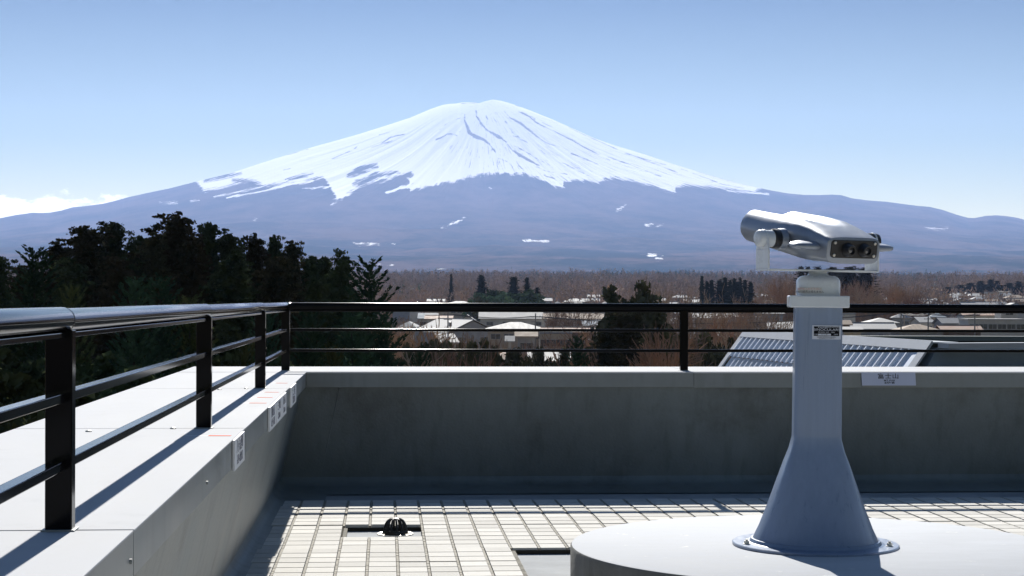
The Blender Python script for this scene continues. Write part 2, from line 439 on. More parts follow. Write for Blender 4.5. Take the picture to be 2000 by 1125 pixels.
# ---- roof drain with its domed strainer
dc = G(773.5, 1043.5, FL)
dr = empty('roof_drain', (dc.x, dc.y, FL), label='black domed drain strainer in the cut-out of the paving', cat='roof drain')
MB().lathe([(0.104, 0), (0.104, 0.006), (0.098, 0.008), (0.082, 0.005), (0.078, -0.0005)], 40, (0, 0, 0), True, False).build('drain_ring', M['steel'], dr)
m = MB(); m.lathe([(0.073, 0.001), (0.075, 0.012), (0.070, 0.024), (0.066, 0.026), (0.060, 0.014), (0.060, 0.001)], 32, (0, 0, 0), True, False)
m.build('strainer_collar', M['iron'], dr)
m = MB()
for k in range(12):
    a = 2 * math.pi * k / 12 + 0.13
    pts = [(0.068, 0.012), (0.062, 0.04), (0.055, 0.062), (0.045, 0.078), (0.030, 0.087), (0.010, 0.090)]
    m.tube([(r * math.cos(a), r * math.sin(a), z) for r, z in pts], [0.0068, 0.0062, 0.0058, 0.0054, 0.0052, 0.0052], 8)
m.lathe([(0.001, 0.084), (0.016, 0.085), (0.016, 0.093), (0.001, 0.095)], 16, (0, 0, 0), True, False)
m.build('strainer_dome', M['iron'], dr)

# ---- black railing on the coping: one welded thing
rl = empty('guard_railing', (-0.704, 12.46, ZC), label='glossy black metal guard railing along both parapet copings', cat='railing')
RX, RY = -0.704, 12.46; off = Vector((RX, RY, ZC))
def rb(mb): return mb.xf(Matrix.Translation(-off))
ZT = 1.264
for y in [0.84] + [3.85, 6.87, 9.95, RY]:
    m = MB(); m.box(RX - 0.029, RX + 0.029, y - 0.022, y + 0.022, ZC + 0.0, ZT - 0.02, 0.003)
    rb(m).build('post', M['black'], rl)
    m = MB(); m.box(RX - 0.036, RX + 0.036, y - 0.030, y + 0.030, ZC - 0.001, ZC + 0.004, 0.002); rb(m).build('base_seal', M['face'], rl)
for x in (2.155, 5.02, 7.88):
    m = MB(); m.box(x - 0.028, x + 0.028, RY - 0.022, RY + 0.022, ZC + 0.0, ZT - 0.02, 0.003)
    rb(m).build('post', M['black'], rl)
    m = MB(); m.box(x - 0.036, x + 0.036, RY - 0.030, RY + 0.030, ZC - 0.001, ZC + 0.004, 0.002); rb(m).build('base_seal', M['face'], rl)
# handrail: a tube in lengths, its welds slightly out of line on the left run
rr_ = random.Random(5)
lef = [(YN, 0.002), (2.0, 0.0), (3.85, 0.0015), (3.88, -0.0015), (5.4, 0.001), (6.87, 0.0022), (6.90, -0.0012), (8.4, 0.001), (9.95, 0.002), (9.98, -0.001), (11.4, 0.0), (RY - 0.05, 0.0005)]
pts = [(RX + dz_ * 0.8, y, ZT + dz_) for y, dz_ in lef] + [(RX + 0.006, RY - 0.015, ZT), (RX + 0.02, RY - 0.002, ZT), (RX + 0.05, RY, ZT)]
pts += [(x, RY, ZT + rr_.uniform(-.0006, .0006)) for x in (1.0, 1.98, 2.02, 3.4, 4.7, 6.2, XR)]
m = MB(); m.tube(pts, 0.0272, 28)
for y in (3.87, 6.885, 9.965): m.lathe([(0.0272, -0.004), (0.0284, 0), (0.0272, 0.004)], 28, (0, 0, 0), True, False); m.xf(Matrix.Translation((RX, y, ZT)) @ Matrix.Rotation(R(90), 4, 'X'), len(m.v) - 84)
rb(m).build('handrail', M['black'], rl)
m = MB(); m.box(RX - 0.017, RX + 0.017, YN, RY - 0.022, ZT - 0.038, ZT - 0.026, 0.002)
m.box(RX + 0.03, XR, RY - 0.014, RY + 0.014, ZT - 0.038, ZT - 0.026, 0.002)
rb(m).build('under_bar', M['black'], rl)
for z0 in (1.086, 0.940):
    ysr = [YN, 0.84, 3.85, 6.87, 9.95, RY]
    for i in range(len(ysr) - 1):
        m = MB(); m.box(RX - 0.016, RX + 0.016, ysr[i] + 0.0225, ysr[i + 1] - 0.0225, z0, z0 + 0.021, 0.0022); rb(m).build('mid_rail', M['black'], rl)
    xsr = [RX + 0.007, 2.155, 5.02, 7.88, XR]
    for i in range(len(xsr) - 1):
        m = MB(); m.box(xsr[i] + 0.0225 + 0.006, xsr[i + 1] - 0.0285, RY - 0.011, RY + 0.011, z0, z0 + 0.021, 0.0022); rb(m).build('mid_rail', M['black'], rl)

# ---- text as flat mesh
def text_mesh(body, size, mat_, parent, loc, rot, name='lettering', sx_=1.0, font=None, space=1.0, bold=0.0):
    c = D.curves.new(name, 'FONT'); c.body = body; c.size = size; c.align_x = 'CENTER'; c.align_y = 'CENTER'
    c.extrude = 0.0003; c.space_character = space; c.offset = bold
    o = D.objects.new(name, c); COL.objects.link(o)
    bpy.context.view_layer.update()
    dg = bpy.context.evaluated_depsgraph_get()
    me = D.meshes.new_from_object(o.evaluated_get(dg)); D.objects.remove(o)
    q = link(name, me, parent, mat_)
    q.location = loc; q.rotation_euler = rot; q.scale = (sx_, 1, 1)
    return q
# ---- the name plate on the far coping
p0, p1 = G(1682, 728, 0.80), G(1789, 728, 0.80)
def atY(px, Y):
    # X on the plane y=Y seen at column px
    t = (px - 1000) / F
    return Y * (t * math.cos(YAW) + math.sin(YAW)) / (math.cos(YAW) - t * math.sin(YAW))
xa, xb = atY(1683, YW - 0.006), atY(1788.5, YW - 0.006); xm = (xa + xb) / 2
zt_ = ZC - 0.001; zb_ = ZC - 0.094
pl = empty('name_plate', (xm, YW - 0.006, zb_), label='white plate with black Japanese lettering and 3776M on the far coping', cat='sign')
m = MB(); hw = (xb - xa) / 2
m.add([(-hw, 0.004, 0.093), (hw, 0.004, 0.093), (hw + 0.003, -0.004, 0), (-hw + 0.004, -0.004, 0), (-hw, 0.006, 0.093), (hw, 0.006, 0.093), (hw + 0.003, -0.002, 0), (-hw + 0.004, -0.002, 0)],
      [(0, 1, 2, 3), (7, 6, 5, 4), (0, 4, 5, 1), (1, 5, 6, 2), (2, 6, 7, 3), (3, 7, 4, 0)])
m.build('plate', M['white'], pl)
tl = R(90) - 0.086
cx_ = -0.0
text_mesh('富士山', 0.040, M['ink'], pl, (-0.002, 0.0008, 0.064), (tl, 0, 0), sx_=1.27, space=1.08, bold=0.0005)
text_mesh('MT.FUJI', 0.0155, M['ink'], pl, (0.006, -0.0022, 0.0355), (tl, 0, 0), sx_=1.3, space=1.2, bold=0.0006)
text_mesh('3776M', 0.0175, M['ink'], pl, (0.006, -0.0038, 0.0185), (tl, 0, 0), sx_=1.4, space=1.1, bold=0.0007)

# ---- the small direction plates on the left coping face, each with its orange pointer on top
def atX(px, X):
    t = (px - 1000) / F
    return X * (math.cos(YAW) - t * math.sin(YAW)) / (math.sin(YAW) + t * math.cos(YAW))
plates = [(456, 476, 0.0, '八ヶ岳連峰', '長野~山梨県境', 'nearest of the small white direction plates on the left coping'),
          (525, 538, 0.0, '御坂山系', '山梨・河口湖', 'second nearest of the small white direction plates, first of a row of three'),
          (538.5, 549, 0.0, '三ツ峠山', '標高1785M', 'small white direction plate in the middle of the row of three'),
          (549.5, 558, 0.0, '節刀ヶ岳', '標高1736M', 'small white direction plate at the far end of the row of three'),
          (567, 577.5, 0.0, '十二ヶ岳', '標高1683M', 'small white direction plate alone nearest the parapet corner')]
for k, (pa, pb, _, t1, t2, lab) in enumerate(plates):
    X = XL + 0.004; ya, yb = atX(pa, X), atX(pb, X)
    if yb < ya: ya, yb = yb, ya
    w_ = yb - ya; hgt = 0.115 if k else 0.112
    pr = empty('direction_plate', (X, (ya + yb) / 2, ZC - hgt), label=lab, cat='sign', group='direction plates on the left coping face')
    m = MB(); m.box(-0.003, 0.006, -w_ / 2 + 0.008, w_ / 2 - 0.008, 0, hgt - 0.001, 0.0012); m.build('plate', M['white2'], pr)
    text_mesh(t1, w_ * 0.125, M['ink3'], pr, (0.0064, 0, hgt * 0.70), (R(90), 0, R(90)))
    text_mesh(t2, w_ * 0.085, M['ink3'], pr, (0.0064, 0, hgt * 0.26), (R(90), 0, R(90)))
def pointer(pxa, pxm, pxb, py, lab):
    a, m_, b = G(pxa, py, ZC), G(pxm, py + 0.3, ZC), G(pxb, py + 0.5, ZC)
    t = 0.013
    r_ = empty('pointer_line', (m_.x, m_.y, ZC), label=lab, cat='pointer', group='orange pointer lines painted on the left coping')
    def strip(p, q, wd, zz):
        mm = MB(); dv = (q - p).normalized(); nn = Vector((-dv.y, dv.x, 0)) * wd
        P = [p - nn * 0.5, q - nn * 0.4, q + nn * 0.4, p + nn * 0.5]
        mm.add([(v.x - m_.x, v.y - m_.y, zz) for v in P] + [(v.x - m_.x, v.y - m_.y, 0.0002) for v in P], [(0, 1, 2, 3), (4, 7, 6, 5), (0, 4, 5, 1), (1, 5, 6, 2), (2, 6, 7, 3), (3, 7, 4, 0)])
        return mm
    strip(a, m_, 0.012, 0.0006).build('pale_end', M['white2'], r_)
    strip(m_, b, t * 2.2, 0.0009).build('orange_end', M['orange'], r_)
pointer(363, 408, 452, 850.8, 'nearest orange pointer line, beside the second railing post')
pointer(455, 488, 521, 787.0, 'orange pointer line leading to the first of the three plates')
pointer(471, 503, 533, 776.0, 'orange pointer line leading to the middle of the three plates')
pointer(489, 518, 545, 765.8, 'orange pointer line at the third post, towards the last of the three plates')
pointer(519, 540, 562, 748.0, 'farthest orange pointer line, towards the plate by the corner')

# ------------------------------------------------------------------ coin binoculars
bn = empty('coin_binoculars', (PADC.x, PADC.y, 0.16), label='grey coin-operated tower binoculars on a flared column', cat='binoculars')
bn.rotation_euler = (0, R(0.42), R(-10.17))
AIM = bn
FR = 0.389
MB().lathe([(0.0, 0.0), (FR, 0.0), (FR, 0.010), (FR - 0.004, 0.013), (0.0, 0.0131)], 96, (0, 0, 0), True, False).build('base_flange', M['bino'], bn)
# column: rounded square above, flared to a circle below
def ring(w, rad, z, n=96):
    # superellipse between circle (rad=1) and rounded square
    out = []
    for k in range(n):
        th = 2 * math.pi * k / n; c, s_ = math.cos(th), math.sin(th)
        p = 2 + (1 - rad) * 9
        r = w / ((abs(c) ** p + abs(s_) ** p) ** (1 / p))
        out.append((r * c, r * s_, z))
    return out
zpx = lambda py: H - (py - 589) * 8.2 / F - 0.16
m = MB(); rings = []
zt0 = zpx(600); zk = zpx(856)
for w_, q, z in ((0.109, 0.0, zt0), (0.1095, 0.0, 0.9), (0.111, 0.0, zk + 0.03), (0.1115, 0.05, zk), (0.126, 0.3, zk - 0.055), (0.150, 0.55, zk - 0.115), (0.185, 0.78, zk - 0.21), (0.225, 0.9, zk - 0.32),
                 (0.265, 0.96, zk - 0.42), (0.293, 1.0, zk - 0.475), (0.302, 1.0, 0.030), (0.309, 1.0, 0.016), (0.322, 1.0, 0.0135)):
    rings.append(ring(w_, q, z))
m.loft(rings, True, False)
colm = m.build('column', M['bino'], bn)
zc0, zc1 = zpx(601), zpx(578)
MB().box(-0.137, 0.137, -0.137, 0.137, zc0, zc1, 0.006).build('collar', M['lgrey'], bn)
m = MB(); rings = []
zd = zpx(539)
for (w_, z) in ((0.101, zc1), (0.101, zd - 0.034), (0.0995, zd - 0.024), (0.094, zd - 0.013), (0.085, zd - 0.005), (0.073, zd - 0.0005), (0.05, zd + 0.001), (0.002, zd + 0.001)):
    rings.append(ring(w_, 0.7, z, 64))
m.loft(rings, True, False); m.build('turret', M['lgrey'], bn)
zb = zpx(530.5)
MB().lathe([(0.055, zd), (0.048, zd + 0.006), (0.043, zd + 0.014), (0.045, zb)], 40, (0, 0, 0), True, False).build('neck', M['lgrey'], bn)
# sticker on the turret
stk = MB(); yf = -0.1035
stk.box(-0.098, 0.012, yf - 0.0008, yf, zc1 + 0.012, zc1 + 0.038); so = stk.build('sticker', mat('clear_sticker', (0.50, 0.53, 0.56), 0.15, coat=0.6), bn)
text_mesh('20円を入れて下さい', 0.012, M['redink'], bn, (-0.048, yf - 0.001, zc1 + 0.031), (R(90), 0, 0))
text_mesh('100円硬貨は使えません', 0.0125, M['ink'], bn, (-0.044, yf - 0.001, zc1 + 0.018), (R(90), 0, 0))
# maker's plate on the column
np_ = MB(); zp0, zp1 = zpx(662), zpx(635); cxp = 0.034; yp = -0.1105
np_.box(cxp - 0.066, cxp + 0.066, yp - 0.0015, yp + 0.004, zp0, zp1, 0.0008)
npo = np_.build('maker_plate', M['ink2'], bn)
zmid = zp0 + (zp1 - zp0) * 0.60; hh = (zp1 - zp0)
MB().box(cxp - 0.0585, cxp + 0.0585, yp - 0.0022, yp - 0.0014, zp0 + hh * 0.24, zp1 - hh * 0.08).build('black_field', M['field'], npo)
def ptxt(b, s_, fx, fz, matx=M['ink2'], sx_=1.2, bold=0.0): text_mesh(b, s_, matx, npo, (cxp + fx, yp - 0.0026, zp0 + hh * fz), (R(90), 0, 0), sx_=sx_, bold=bold)
ptxt('Kenko', 0.0125, -0.02, 0.86); ptxt('OBSERVATION', 0.0082, 0.025, 0.865)
ptxt('BINOCULARS', 0.0155, 0, 0.68, sx_=1.33)
ptxt('MODEL NO.  120L', 0.008, 0, 0.50)
MB().box(cxp - 0.039, cxp + 0.02, yp - 0.0028, yp - 0.0022, zp0 + hh * 0.27, zp0 + hh * 0.40).build('number_field', M['ink2'], npo)
ptxt('TYPE', 0.007, -0.05, 0.335); ptxt('10 22 80', 0.007, -0.01, 0.335, M['ink']); ptxt('1977', 0.0085, 0.043, 0.34)
ptxt('KENKO OPTICAL CO.,LTD.', 0.006, 0, 0.155, M['ink']); ptxt('TEL 03-953-1111 TOKYO', 0.0055, 0, 0.065, M['ink'])
# bolts
for a in (200, 348, 110, 62):
    th = R(a); bx_, by_ = 0.345 * math.cos(th), 0.345 * math.sin(th)
    m = MB(); m.lathe([(0.0001, 0.0132), (0.017, 0.0132), (0.017, 0.0155), (0.0001, 0.016)], 20, (bx_, by_, 0), False, False)
    m.lathe([(0.0125, 0.0155), (0.0125, 0.0275), (0.011, 0.0285), (0.0001, 0.0286)], 6, (bx_, by_, 0), False, False)
    m.lathe([(0.0065, 0.0285), (0.0065, 0.036), (0.0001, 0.0362)], 12, (bx_, by_, 0), False, False)
    m.build('bolt', M['steel'], bn)
# ---- fork (turned with the head)
PSI = R(25)
Mh = Matrix.Rotation(PSI + R(6.0), 4, 'Z')
ZP = 1.604 - 0.16 - 0.004
fk = MB(); FWd = 0.314
fk.box(-FWd, FWd, -0.052, 0.052, zb, zb + 0.008)
fk.box(-FWd, -FWd + 0.009, -0.052, 0.052, zb + 0.0085, ZP - 0.05); fk.box(FWd - 0.009, FWd, -0.052, 0.052, zb + 0.0085, ZP - 0.05)
for s_ in (-1, 1):
    x0, x1 = (-FWd, -FWd + 0.009) if s_ < 0 else (FWd - 0.009, FWd)
    prf = [(-0.052, ZP - 0.0495)] + [(0.042 * math.cos(t), ZP + 0.042 * math.sin(t)) for t in [math.pi * (1 - k / 12) for k in range(13)]] + [(0.052, ZP - 0.0495)]
    fk.loft([[(x0, y, z) for y, z in prf], [(x1, y, z) for y, z in prf]], False)
fk.xf(Mh); fk.build('fork', M['lgrey'], bn, bevel=0.002)
for s_ in (-1, 1):
    k_ = MB(); k_.lathe([(0.0001, 0.030), (0.018, 0.030), (0.030, 0.028), (0.037, 0.022), (0.0395, 0.014), (0.0395, -0.055), (0.0001, -0.055)], 40, (0, 0, 0), True, False)
    k_.lathe([(0.0401, -0.020), (0.0401, -0.018)], 40, (0, 0, 0), True, False)
    k_.xf(Mh @ Matrix.Translation((s_ * FWd, 0, ZP)) @ Matrix.Rotation(R(90 * s_), 4, 'Y'))
    k_.build('pivot_knob', M['lgrey'] if s_ < 0 else M['dark'], bn)
    w_ = MB(); w_.lathe([(0.043, 0.0), (0.046, 0.006), (0.046, 0.030), (0.040, 0.036)], 40, (0, 0, 0), True, True)
    w_.xf(Mh @ Matrix.Translation((s_ * (FWd - 0.086), 0, ZP)) @ Matrix.Rotation(R(90 * s_), 4, 'Y'))
    w_.build('pivot_washer', M['dark'], bn)
    w_ = MB(); w_.lathe([(0.050, 0.0), (0.049, 0.022), (0.047, 0.030), (0.042, 0.033)], 40, (0, 0, 0), True, True)
    w_.xf(Mh @ Matrix.Translation((s_ * (FWd - 0.117), 0, ZP)) @ Matrix.Rotation(R(90 * s_), 4, 'Y'))
    w_.build('pivot_boss', M['alu'], bn)
# ---- body
TILT = R(9.6)
Mb = Mh @ Matrix.Translation((0, 0, ZP)) @ Matrix.Rotation(TILT, 4, 'X')
def sec(y, Wd, ht, hb, k, zoff, sad):
    """two-lobed (k=1) to rounded-rectangle (k=0) section, half-width Wd, heights ht above / hb below"""
    out = []; N = 40
    Rl = min(ht, Wd * 0.48); c = Wd - Rl
    for half in (1, -1):
        hgt = ht if half > 0 else hb
        for i in range(N):
            a = math.pi * i / N if half > 0 else math.pi * (1 + i / N)
            u = math.cos(a); ax = abs(u)
            # rounded rectangle
            n_ = 5.0
            z_r = hgt * (1 - ax ** n_) ** (1 / n_) if ax < 1 else 0
            x = Wd * u; q = abs(x)
            if q > c: zl = hgt * math.sqrt(max(0, 1 - ((q - c) / Rl) ** 2))
            else: zl = hgt - (sad if half > 0 else sad * 0.4) * math.cos(math.pi * q / (2 * c)) ** 1.5
            z = k * zl + (1 - k) * z_r
            out.append((x, y, zoff + half * z))
    return out
body = MB(); rings = []
stations = [(-0.283, 0.139, 0.052, 0.060, 0.0, -0.006, 0), (-0.280, 0.145, 0.057, 0.065, 0.0, -0.006, 0), (-0.262, 0.150, 0.061, 0.068, 0.0, -0.005, 0), (-0.20, 0.157, 0.073, 0.072, 0.12, -0.003, 0.004),
            (-0.12, 0.165, 0.086, 0.084, 0.3, 0.0, 0.012), (-0.03, 0.182, 0.094, 0.088, 0.6, 0.003, 0.026), (0.06, 0.194, 0.094, 0.084, 0.85, 0.005, 0.022), (0.14, 0.198, 0.092, 0.082, 1.0, 0.006, 0.026),
            (0.28, 0.194, 0.086, 0.077, 1.0, 0.007, 0.028), (0.385, 0.192, 0.083, 0.075, 1.0, 0.008, 0.028), (0.392, 0.189, 0.080, 0.072, 1.0, 0.008, 0.027), (0.392, 0.182, 0.073, 0.065, 1.0, 0.008, 0.026), (0.34, 0.180, 0.071, 0.063, 1.0, 0.008, 0.026)]
# resample the stations smoothly
from itertools import pairwise
for s0, s1 in pairwise(stations):
    nsub = 4 if abs(s1[0] - s0[0]) > 0.05 else 1
    for i in range(nsub):
        t = i / nsub; rings.append(sec(*[a + (b - a) * t for a, b in zip(s0, s1)]))
rings.append(sec(*stations[-1]))
body.loft(rings, True, True); body.xf(Mb)
bd = body.build('body', M['alu'], bn)
# eyepiece plate
def rrect(w, h, r, n=8):
    out = []
    for (cx, cz, a0) in ((w - r, h - r, 0), (-w + r, h - r, 90), (-w + r, -h + r, 180), (w - r, -h + r, 270)):
        for i in range(n + 1):
            a = R(a0 + 90 * i / n); out.append((cx + r * math.cos(a), cz + r * math.sin(a)))
    return out
rr = rrect(0.127, 0.041, 0.016)
m = MB(); m.loft([[(x, -0.281, z - 0.003) for x, z in rr], [(x, -0.289, z - 0.003) for x, z in rr]], False); m.xf(Mb)
m.build('eyepiece_plate', M['dark'], bn, bevel=0.0015)
for x in (-0.110, 0.110):
    for z in (-0.031, 0.026):
        m = MB(); m.lathe([(0.0001, 0.005), (0.005, 0.005), (0.0075, 0.003), (0.0075, 0)], 16, (0, 0, 0), True, False)
        m.xf(Mb @ Matrix.Translation((x, -0.289, z)) @ Matrix.Rotation(R(90), 4, 'X')); m.build('screw', M['steel'], bn)
for x in (-0.038, 0.052):
    m = MB(); m.lathe([(0.034, 0.0), (0.031, 0.010), (0.0265, 0.020), (0.0255, 0.034), (0.0235, 0.038), (0.0165, 0.038), (0.0145, 0.026)], 32, (0, 0, 0), True, True)
    m.xf(Mb @ Matrix.Translation((x, -0.287, -0.006)) @ Matrix.Rotation(R(90), 4, 'X'))
    ep = m.build('eyepiece', M['dark'], bn)
    m = MB(); m.lathe([(0.0001, 0.0285), (0.0135, 0.027), (0.0142, 0.0262)], 24, (0, 0, 0), True, True)
    m.xf(Mb @ Matrix.Translation((x, -0.287, -0.006)) @ Matrix.Rotation(R(90), 4, 'X')); m.build('eye_lens', M['glass'], ep)
for x in (-0.10, 0.10):
    m = MB(); m.lathe([(0.0001, 0), (0.064, 0.004), (0.066, 0.0), (0.066, -0.01)], 40, (0, 0, 0), True, False)
    m.xf(Mb @ Matrix.Translation((x, 0.346, 0.010)) @ Matrix.Rotation(R(-90), 4, 'X')); m.build('objective_lens', M['glass'], bn)
# side grips
for s_ in (-1, 1):
    m = MB(); rings = []
    for (o, l0, l1, t) in ((0.125, -0.240, -0.060, 0.021), (0.165, -0.238, -0.085, 0.020), (0.215, -0.232, -0.118, 0.0175), (0.258, -0.224, -0.145, 0.014), (0.274, -0.214, -0.160, 0.009), (0.279, -0.203, -0.172, 0.003)):
        cy = (l0 + l1) / 2; a = (l1 - l0) / 2
        rings.append([(s_ * o, cy + a * math.copysign(abs(math.cos(th)) ** 0.5, math.cos(th)), -0.004 + t * math.copysign(abs(math.sin(th)) ** 0.8, math.sin(th))) for th in [2 * math.pi * k / 32 for k in range(32)]])
    m.loft(rings, True, True); m.xf(Mb); m.build('grip', M['alu'], bn)
# ------------------------------------------------------------------ far terrain
def vnoise(x, y, seed=0):
    xi = np.floor(x).astype(np.int64); yi = np.floor(y).astype(np.int64); fx = x - xi; fy = y - yi
    fx = fx * fx * (3 - 2 * fx); fy = fy * fy * (3 - 2 * fy)
    def h(a, b):
        n = (a * 374761393 + b * 668265263 + seed * 1442695041) & 0xffffffff
        n = ((n ^ (n >> 13)) * 1274126177) & 0xffffffff
        return ((n ^ (n >> 16)) & 0xffff) / 65535.0
    return (h(xi, yi) * (1 - fx) + h(xi + 1, yi) * fx) * (1 - fy) + (h(xi, yi + 1) * (1 - fx) + h(xi + 1, yi + 1) * fx) * fy
def fbm(x, y, o=5, seed=0, g=0.5):
    s = 0; a = 1; t = 0
    for i in range(o):
        s = s + a * vnoise(x * 2 ** i + 17.3 * i, y * 2 ** i + 5.1 * i, seed + i); t += a; a *= g
    return s / t
ss = lambda t: np.clip(t, 0, 1) ** 2 * (3 - 2 * np.clip(t, 0, 1))

BASE_D = [0, 60, 300, 600, 900, 1200, 1600, 2200, 3000, 3600, 5000, 7000, 8600, 10000, 14000, 30000]
BASE_Z = [-19, -20, -20.5, -20, -14, -8, 3, 17, 36, 36, 40, 70, 130, 235, 420, 300]
def ground_z(d): return np.interp(d, BASE_D, BASE_Z)
SK = [(-400, 470), (-150, 445), (0, 426), (30, 420), (45, 418), (62, 415.5), (78, 416), (95, 415.5), (120, 411), (140, 405), (170, 402), (200, 398), (225, 392), (250, 385), (300, 374), (330, 368), (400, 350), (450, 338), (520, 315),
      (600, 290), (700, 262), (760, 243), (800, 230), (840, 213), (862, 205.5), (875, 203), (893, 202), (900, 200), (928, 200), (934, 202), (945, 198), (962, 194.5), (978, 197), (985, 199), (1010, 206.5), (1040, 218), (1080, 234), (1120, 252), (1160, 270),
      (1200, 284), (1260, 302), (1320, 322), (1380, 340), (1440, 357), (1500, 371), (1540, 378), (1570, 380.5), (1600, 381), (1625, 380), (1642, 381), (1662, 387), (1690, 391), (1730, 394), (1760, 398), (1790, 402), (1815, 404),
      (1840, 410), (1870, 420), (1890, 425.5), (1903, 426), (1925, 421.5), (1945, 420.5), (1965, 422), (1985, 425), (2000, 429), (2200, 452), (2500, 480)]
SKx = [a for a, b in SK]; SKy = [b for a, b in SK]
DS = 25000.0; SPX = 945
FR_ = [0, 300, 1200, 2600, 4500, 6500, 8500, 11000, 14000, 18000, 25000]
FZ_ = [2880, 2820, 2440, 1880, 1330, 940, 690, 450, 270, 120, 0]
SR_ = [0, 500, 900, 1600, 3300, 5200, 7300, 10000, 14000, 30000]
SZ_ = [2880, 2800, 2600, 2180, 1700, 1380, 1170, 750, 420, 200]
def smooth_tab(X, Y, sig):
    xd = np.linspace(X[0], X[-1], 1200); yd = np.interp(xd, X, Y); st = xd[1] - xd[0]; n_ = int(3 * sig / st)
    k_ = np.exp(-0.5 * (np.arange(-n_, n_ + 1) * st / sig) ** 2); k_ /= k_.sum(); lo = 2 * yd[0] - yd[1:n_ + 1][::-1]; hi = 2 * yd[-1] - yd[-n_ - 1:-1][::-1]
    return xd, np.convolve(np.concatenate([lo, yd, hi]), k_, 'valid')
FR_, FZ_ = smooth_tab(FR_, FZ_, 900); SR_, SZ_ = smooth_tab(SR_, SZ_, 900)
naz = 1500
az = np.concatenate([np.linspace(-36, -19, 40, endpoint=False), np.linspace(-19, 19, naz), np.linspace(19, 36, 41)[1:]]) * math.pi / 180
rows = np.concatenate([np.geomspace(3300, 15500, 190, endpoint=False), np.linspace(15500, 25600, 560), np.linspace(25600, 26600, 8)[1:]])
AZ, VV = np.meshgrid(az, rows)                      # VV is depth along the view
UU = np.tan(AZ) * VV
SU = (SPX - 1000) / F * DS
du, dv = UU - SU, VV - DS
r = np.hypot(du, dv); cphi = -dv / np.maximum(r, 1)
wf = ss((cphi + 0.15) / 1.1)
cone = wf * np.interp(r, FR_, FZ_) + (1 - wf) * np.interp(r, SR_, SZ_)
bz = ground_z(VV)
z = np.maximum(cone, 0) * ss((VV - 8500) / 6000) + bz * (1 - ss((VV - 8500) / 6000))
# radial gullies and lumps
ang = np.arctan2(du, -dv)
gl = fbm(ang * 38, r / 5200, 5, 3, 0.55) - 0.5
gl2 = np.abs(fbm(ang * 60 + 3, r / 3500, 3, 9, 0.5) - 0.5)
z = z + (gl * 30 - gl2 * 14) * ss((r - 500) / 2500) * (0.35 + 0.65 * ss((9000 - r) / 6000)) * ss((VV - 8500) / 3000) * (1.0)
lump = fbm(UU / 900, VV / 900, 5, 21) - 0.5
z = z + lump * 90 * ss((r - 5000) / 5000) * ss((VV - 8500) / 4000) + (fbm(UU / 120, VV / 120, 3, 4) - 0.5) * 22 * ss((VV - 3300) / 1200) * ss((r - 7500) / 2500)
# bring the skyline of every bearing to the one in the photograph
pxc = 1000 + F * np.tan(az)
tgt = (hz(pxc) - np.interp(pxc, SKx, SKy)) / F
for it in range(4):
    cur = np.max(np.where(VV > 12000, z, -1e9) / VV, axis=0)
    s = tgt / np.maximum(cur, 1e-3)
    if it < 2:
        kk = np.exp(-0.5 * (np.arange(-150, 151) / 55.0) ** 2); kk /= kk.sum()
        s = np.convolve(np.pad(s, 150, 'edge'), kk, 'valid'); wv = ss((VV - 9500) / 7500)
    else:
        wv = ss((VV - 16500) / 4500)
    z = z * (1 + (s[None, :] - 1) * wv)
zc_ = z + H
PX = 1000 + F * np.tan(AZ); PY = 586.8 + (PX - 1000) * 0.0032 - F * z / VV      # where the photograph shows each vertex
front = ss((26200 - VV) / 300)

def seg_d(P, Q, ax, ay):
    vx, vy = Q[0] - P[0], Q[1] - P[1]; L = vx * vx + vy * vy + 1e-9
    t = np.clip(((ax - P[0]) * vx + (ay - P[1]) * vy) / L, 0, 1)
    return np.hypot(ax - P[0] - t * vx, ay - P[1] - t * vy), t
def poly(pts):
    """pts: (x, y, half-width) ... ; max over segments of half-width minus distance"""
    out = np.full(PX.shape, -50.0)
    xs_ = [p[0] for p in pts]; ys_ = [p[1] for p in pts]
    msk = (PX > min(xs_) - 15) & (PX < max(xs_) + 15) & (PY > min(ys_) - 15) & (PY < max(ys_) + 15)
    ax, ay = PX[msk], PY[msk]; o = np.full(ax.shape, -50.0)
    for a, b in zip(pts[:-1], pts[1:]):
        d_, t = seg_d(a, b, ax, ay); o = np.maximum(o, a[2] + (b[2] - a[2]) * t - d_)
    out[msk] = o; return out
# lower edge of the snow in the photograph
SE = [(-500, 300), (250, 330), (380, 352), (398, 372), (430, 366), (470, 356), (490, 352), (520, 364), (560, 358), (600, 350), (630, 347), (642, 360), (650, 376), (660, 388), (668, 388), (684, 372), (700, 362), (740, 350), (790, 343), (800, 352), (760, 374), (764, 376),
      (800, 371), (860, 360), (900, 350), (940, 342), (985, 338), (1030, 341), (1060, 352), (1085, 364), (1100, 366), (1092, 355), (1120, 351), (1150, 354), (1168, 357), (1180, 350), (1210, 349), (1240, 354), (1270, 360), (1300, 371), (1318, 375), (1316, 366),
      (1340, 361), (1400, 366), (1440, 371), (1470, 375), (1490, 366), (1540, 372), (2400, 372)]
SE = [(x, y) for x, y in SE]
xm_ = np.maximum.accumulate([x for x, y in SE])
se = np.interp(PX, xm_ + np.arange(len(SE)) * 1e-3, [y for x, y in SE])
snow = se - PY                                       # > 0 means above the edge, in photo pixels
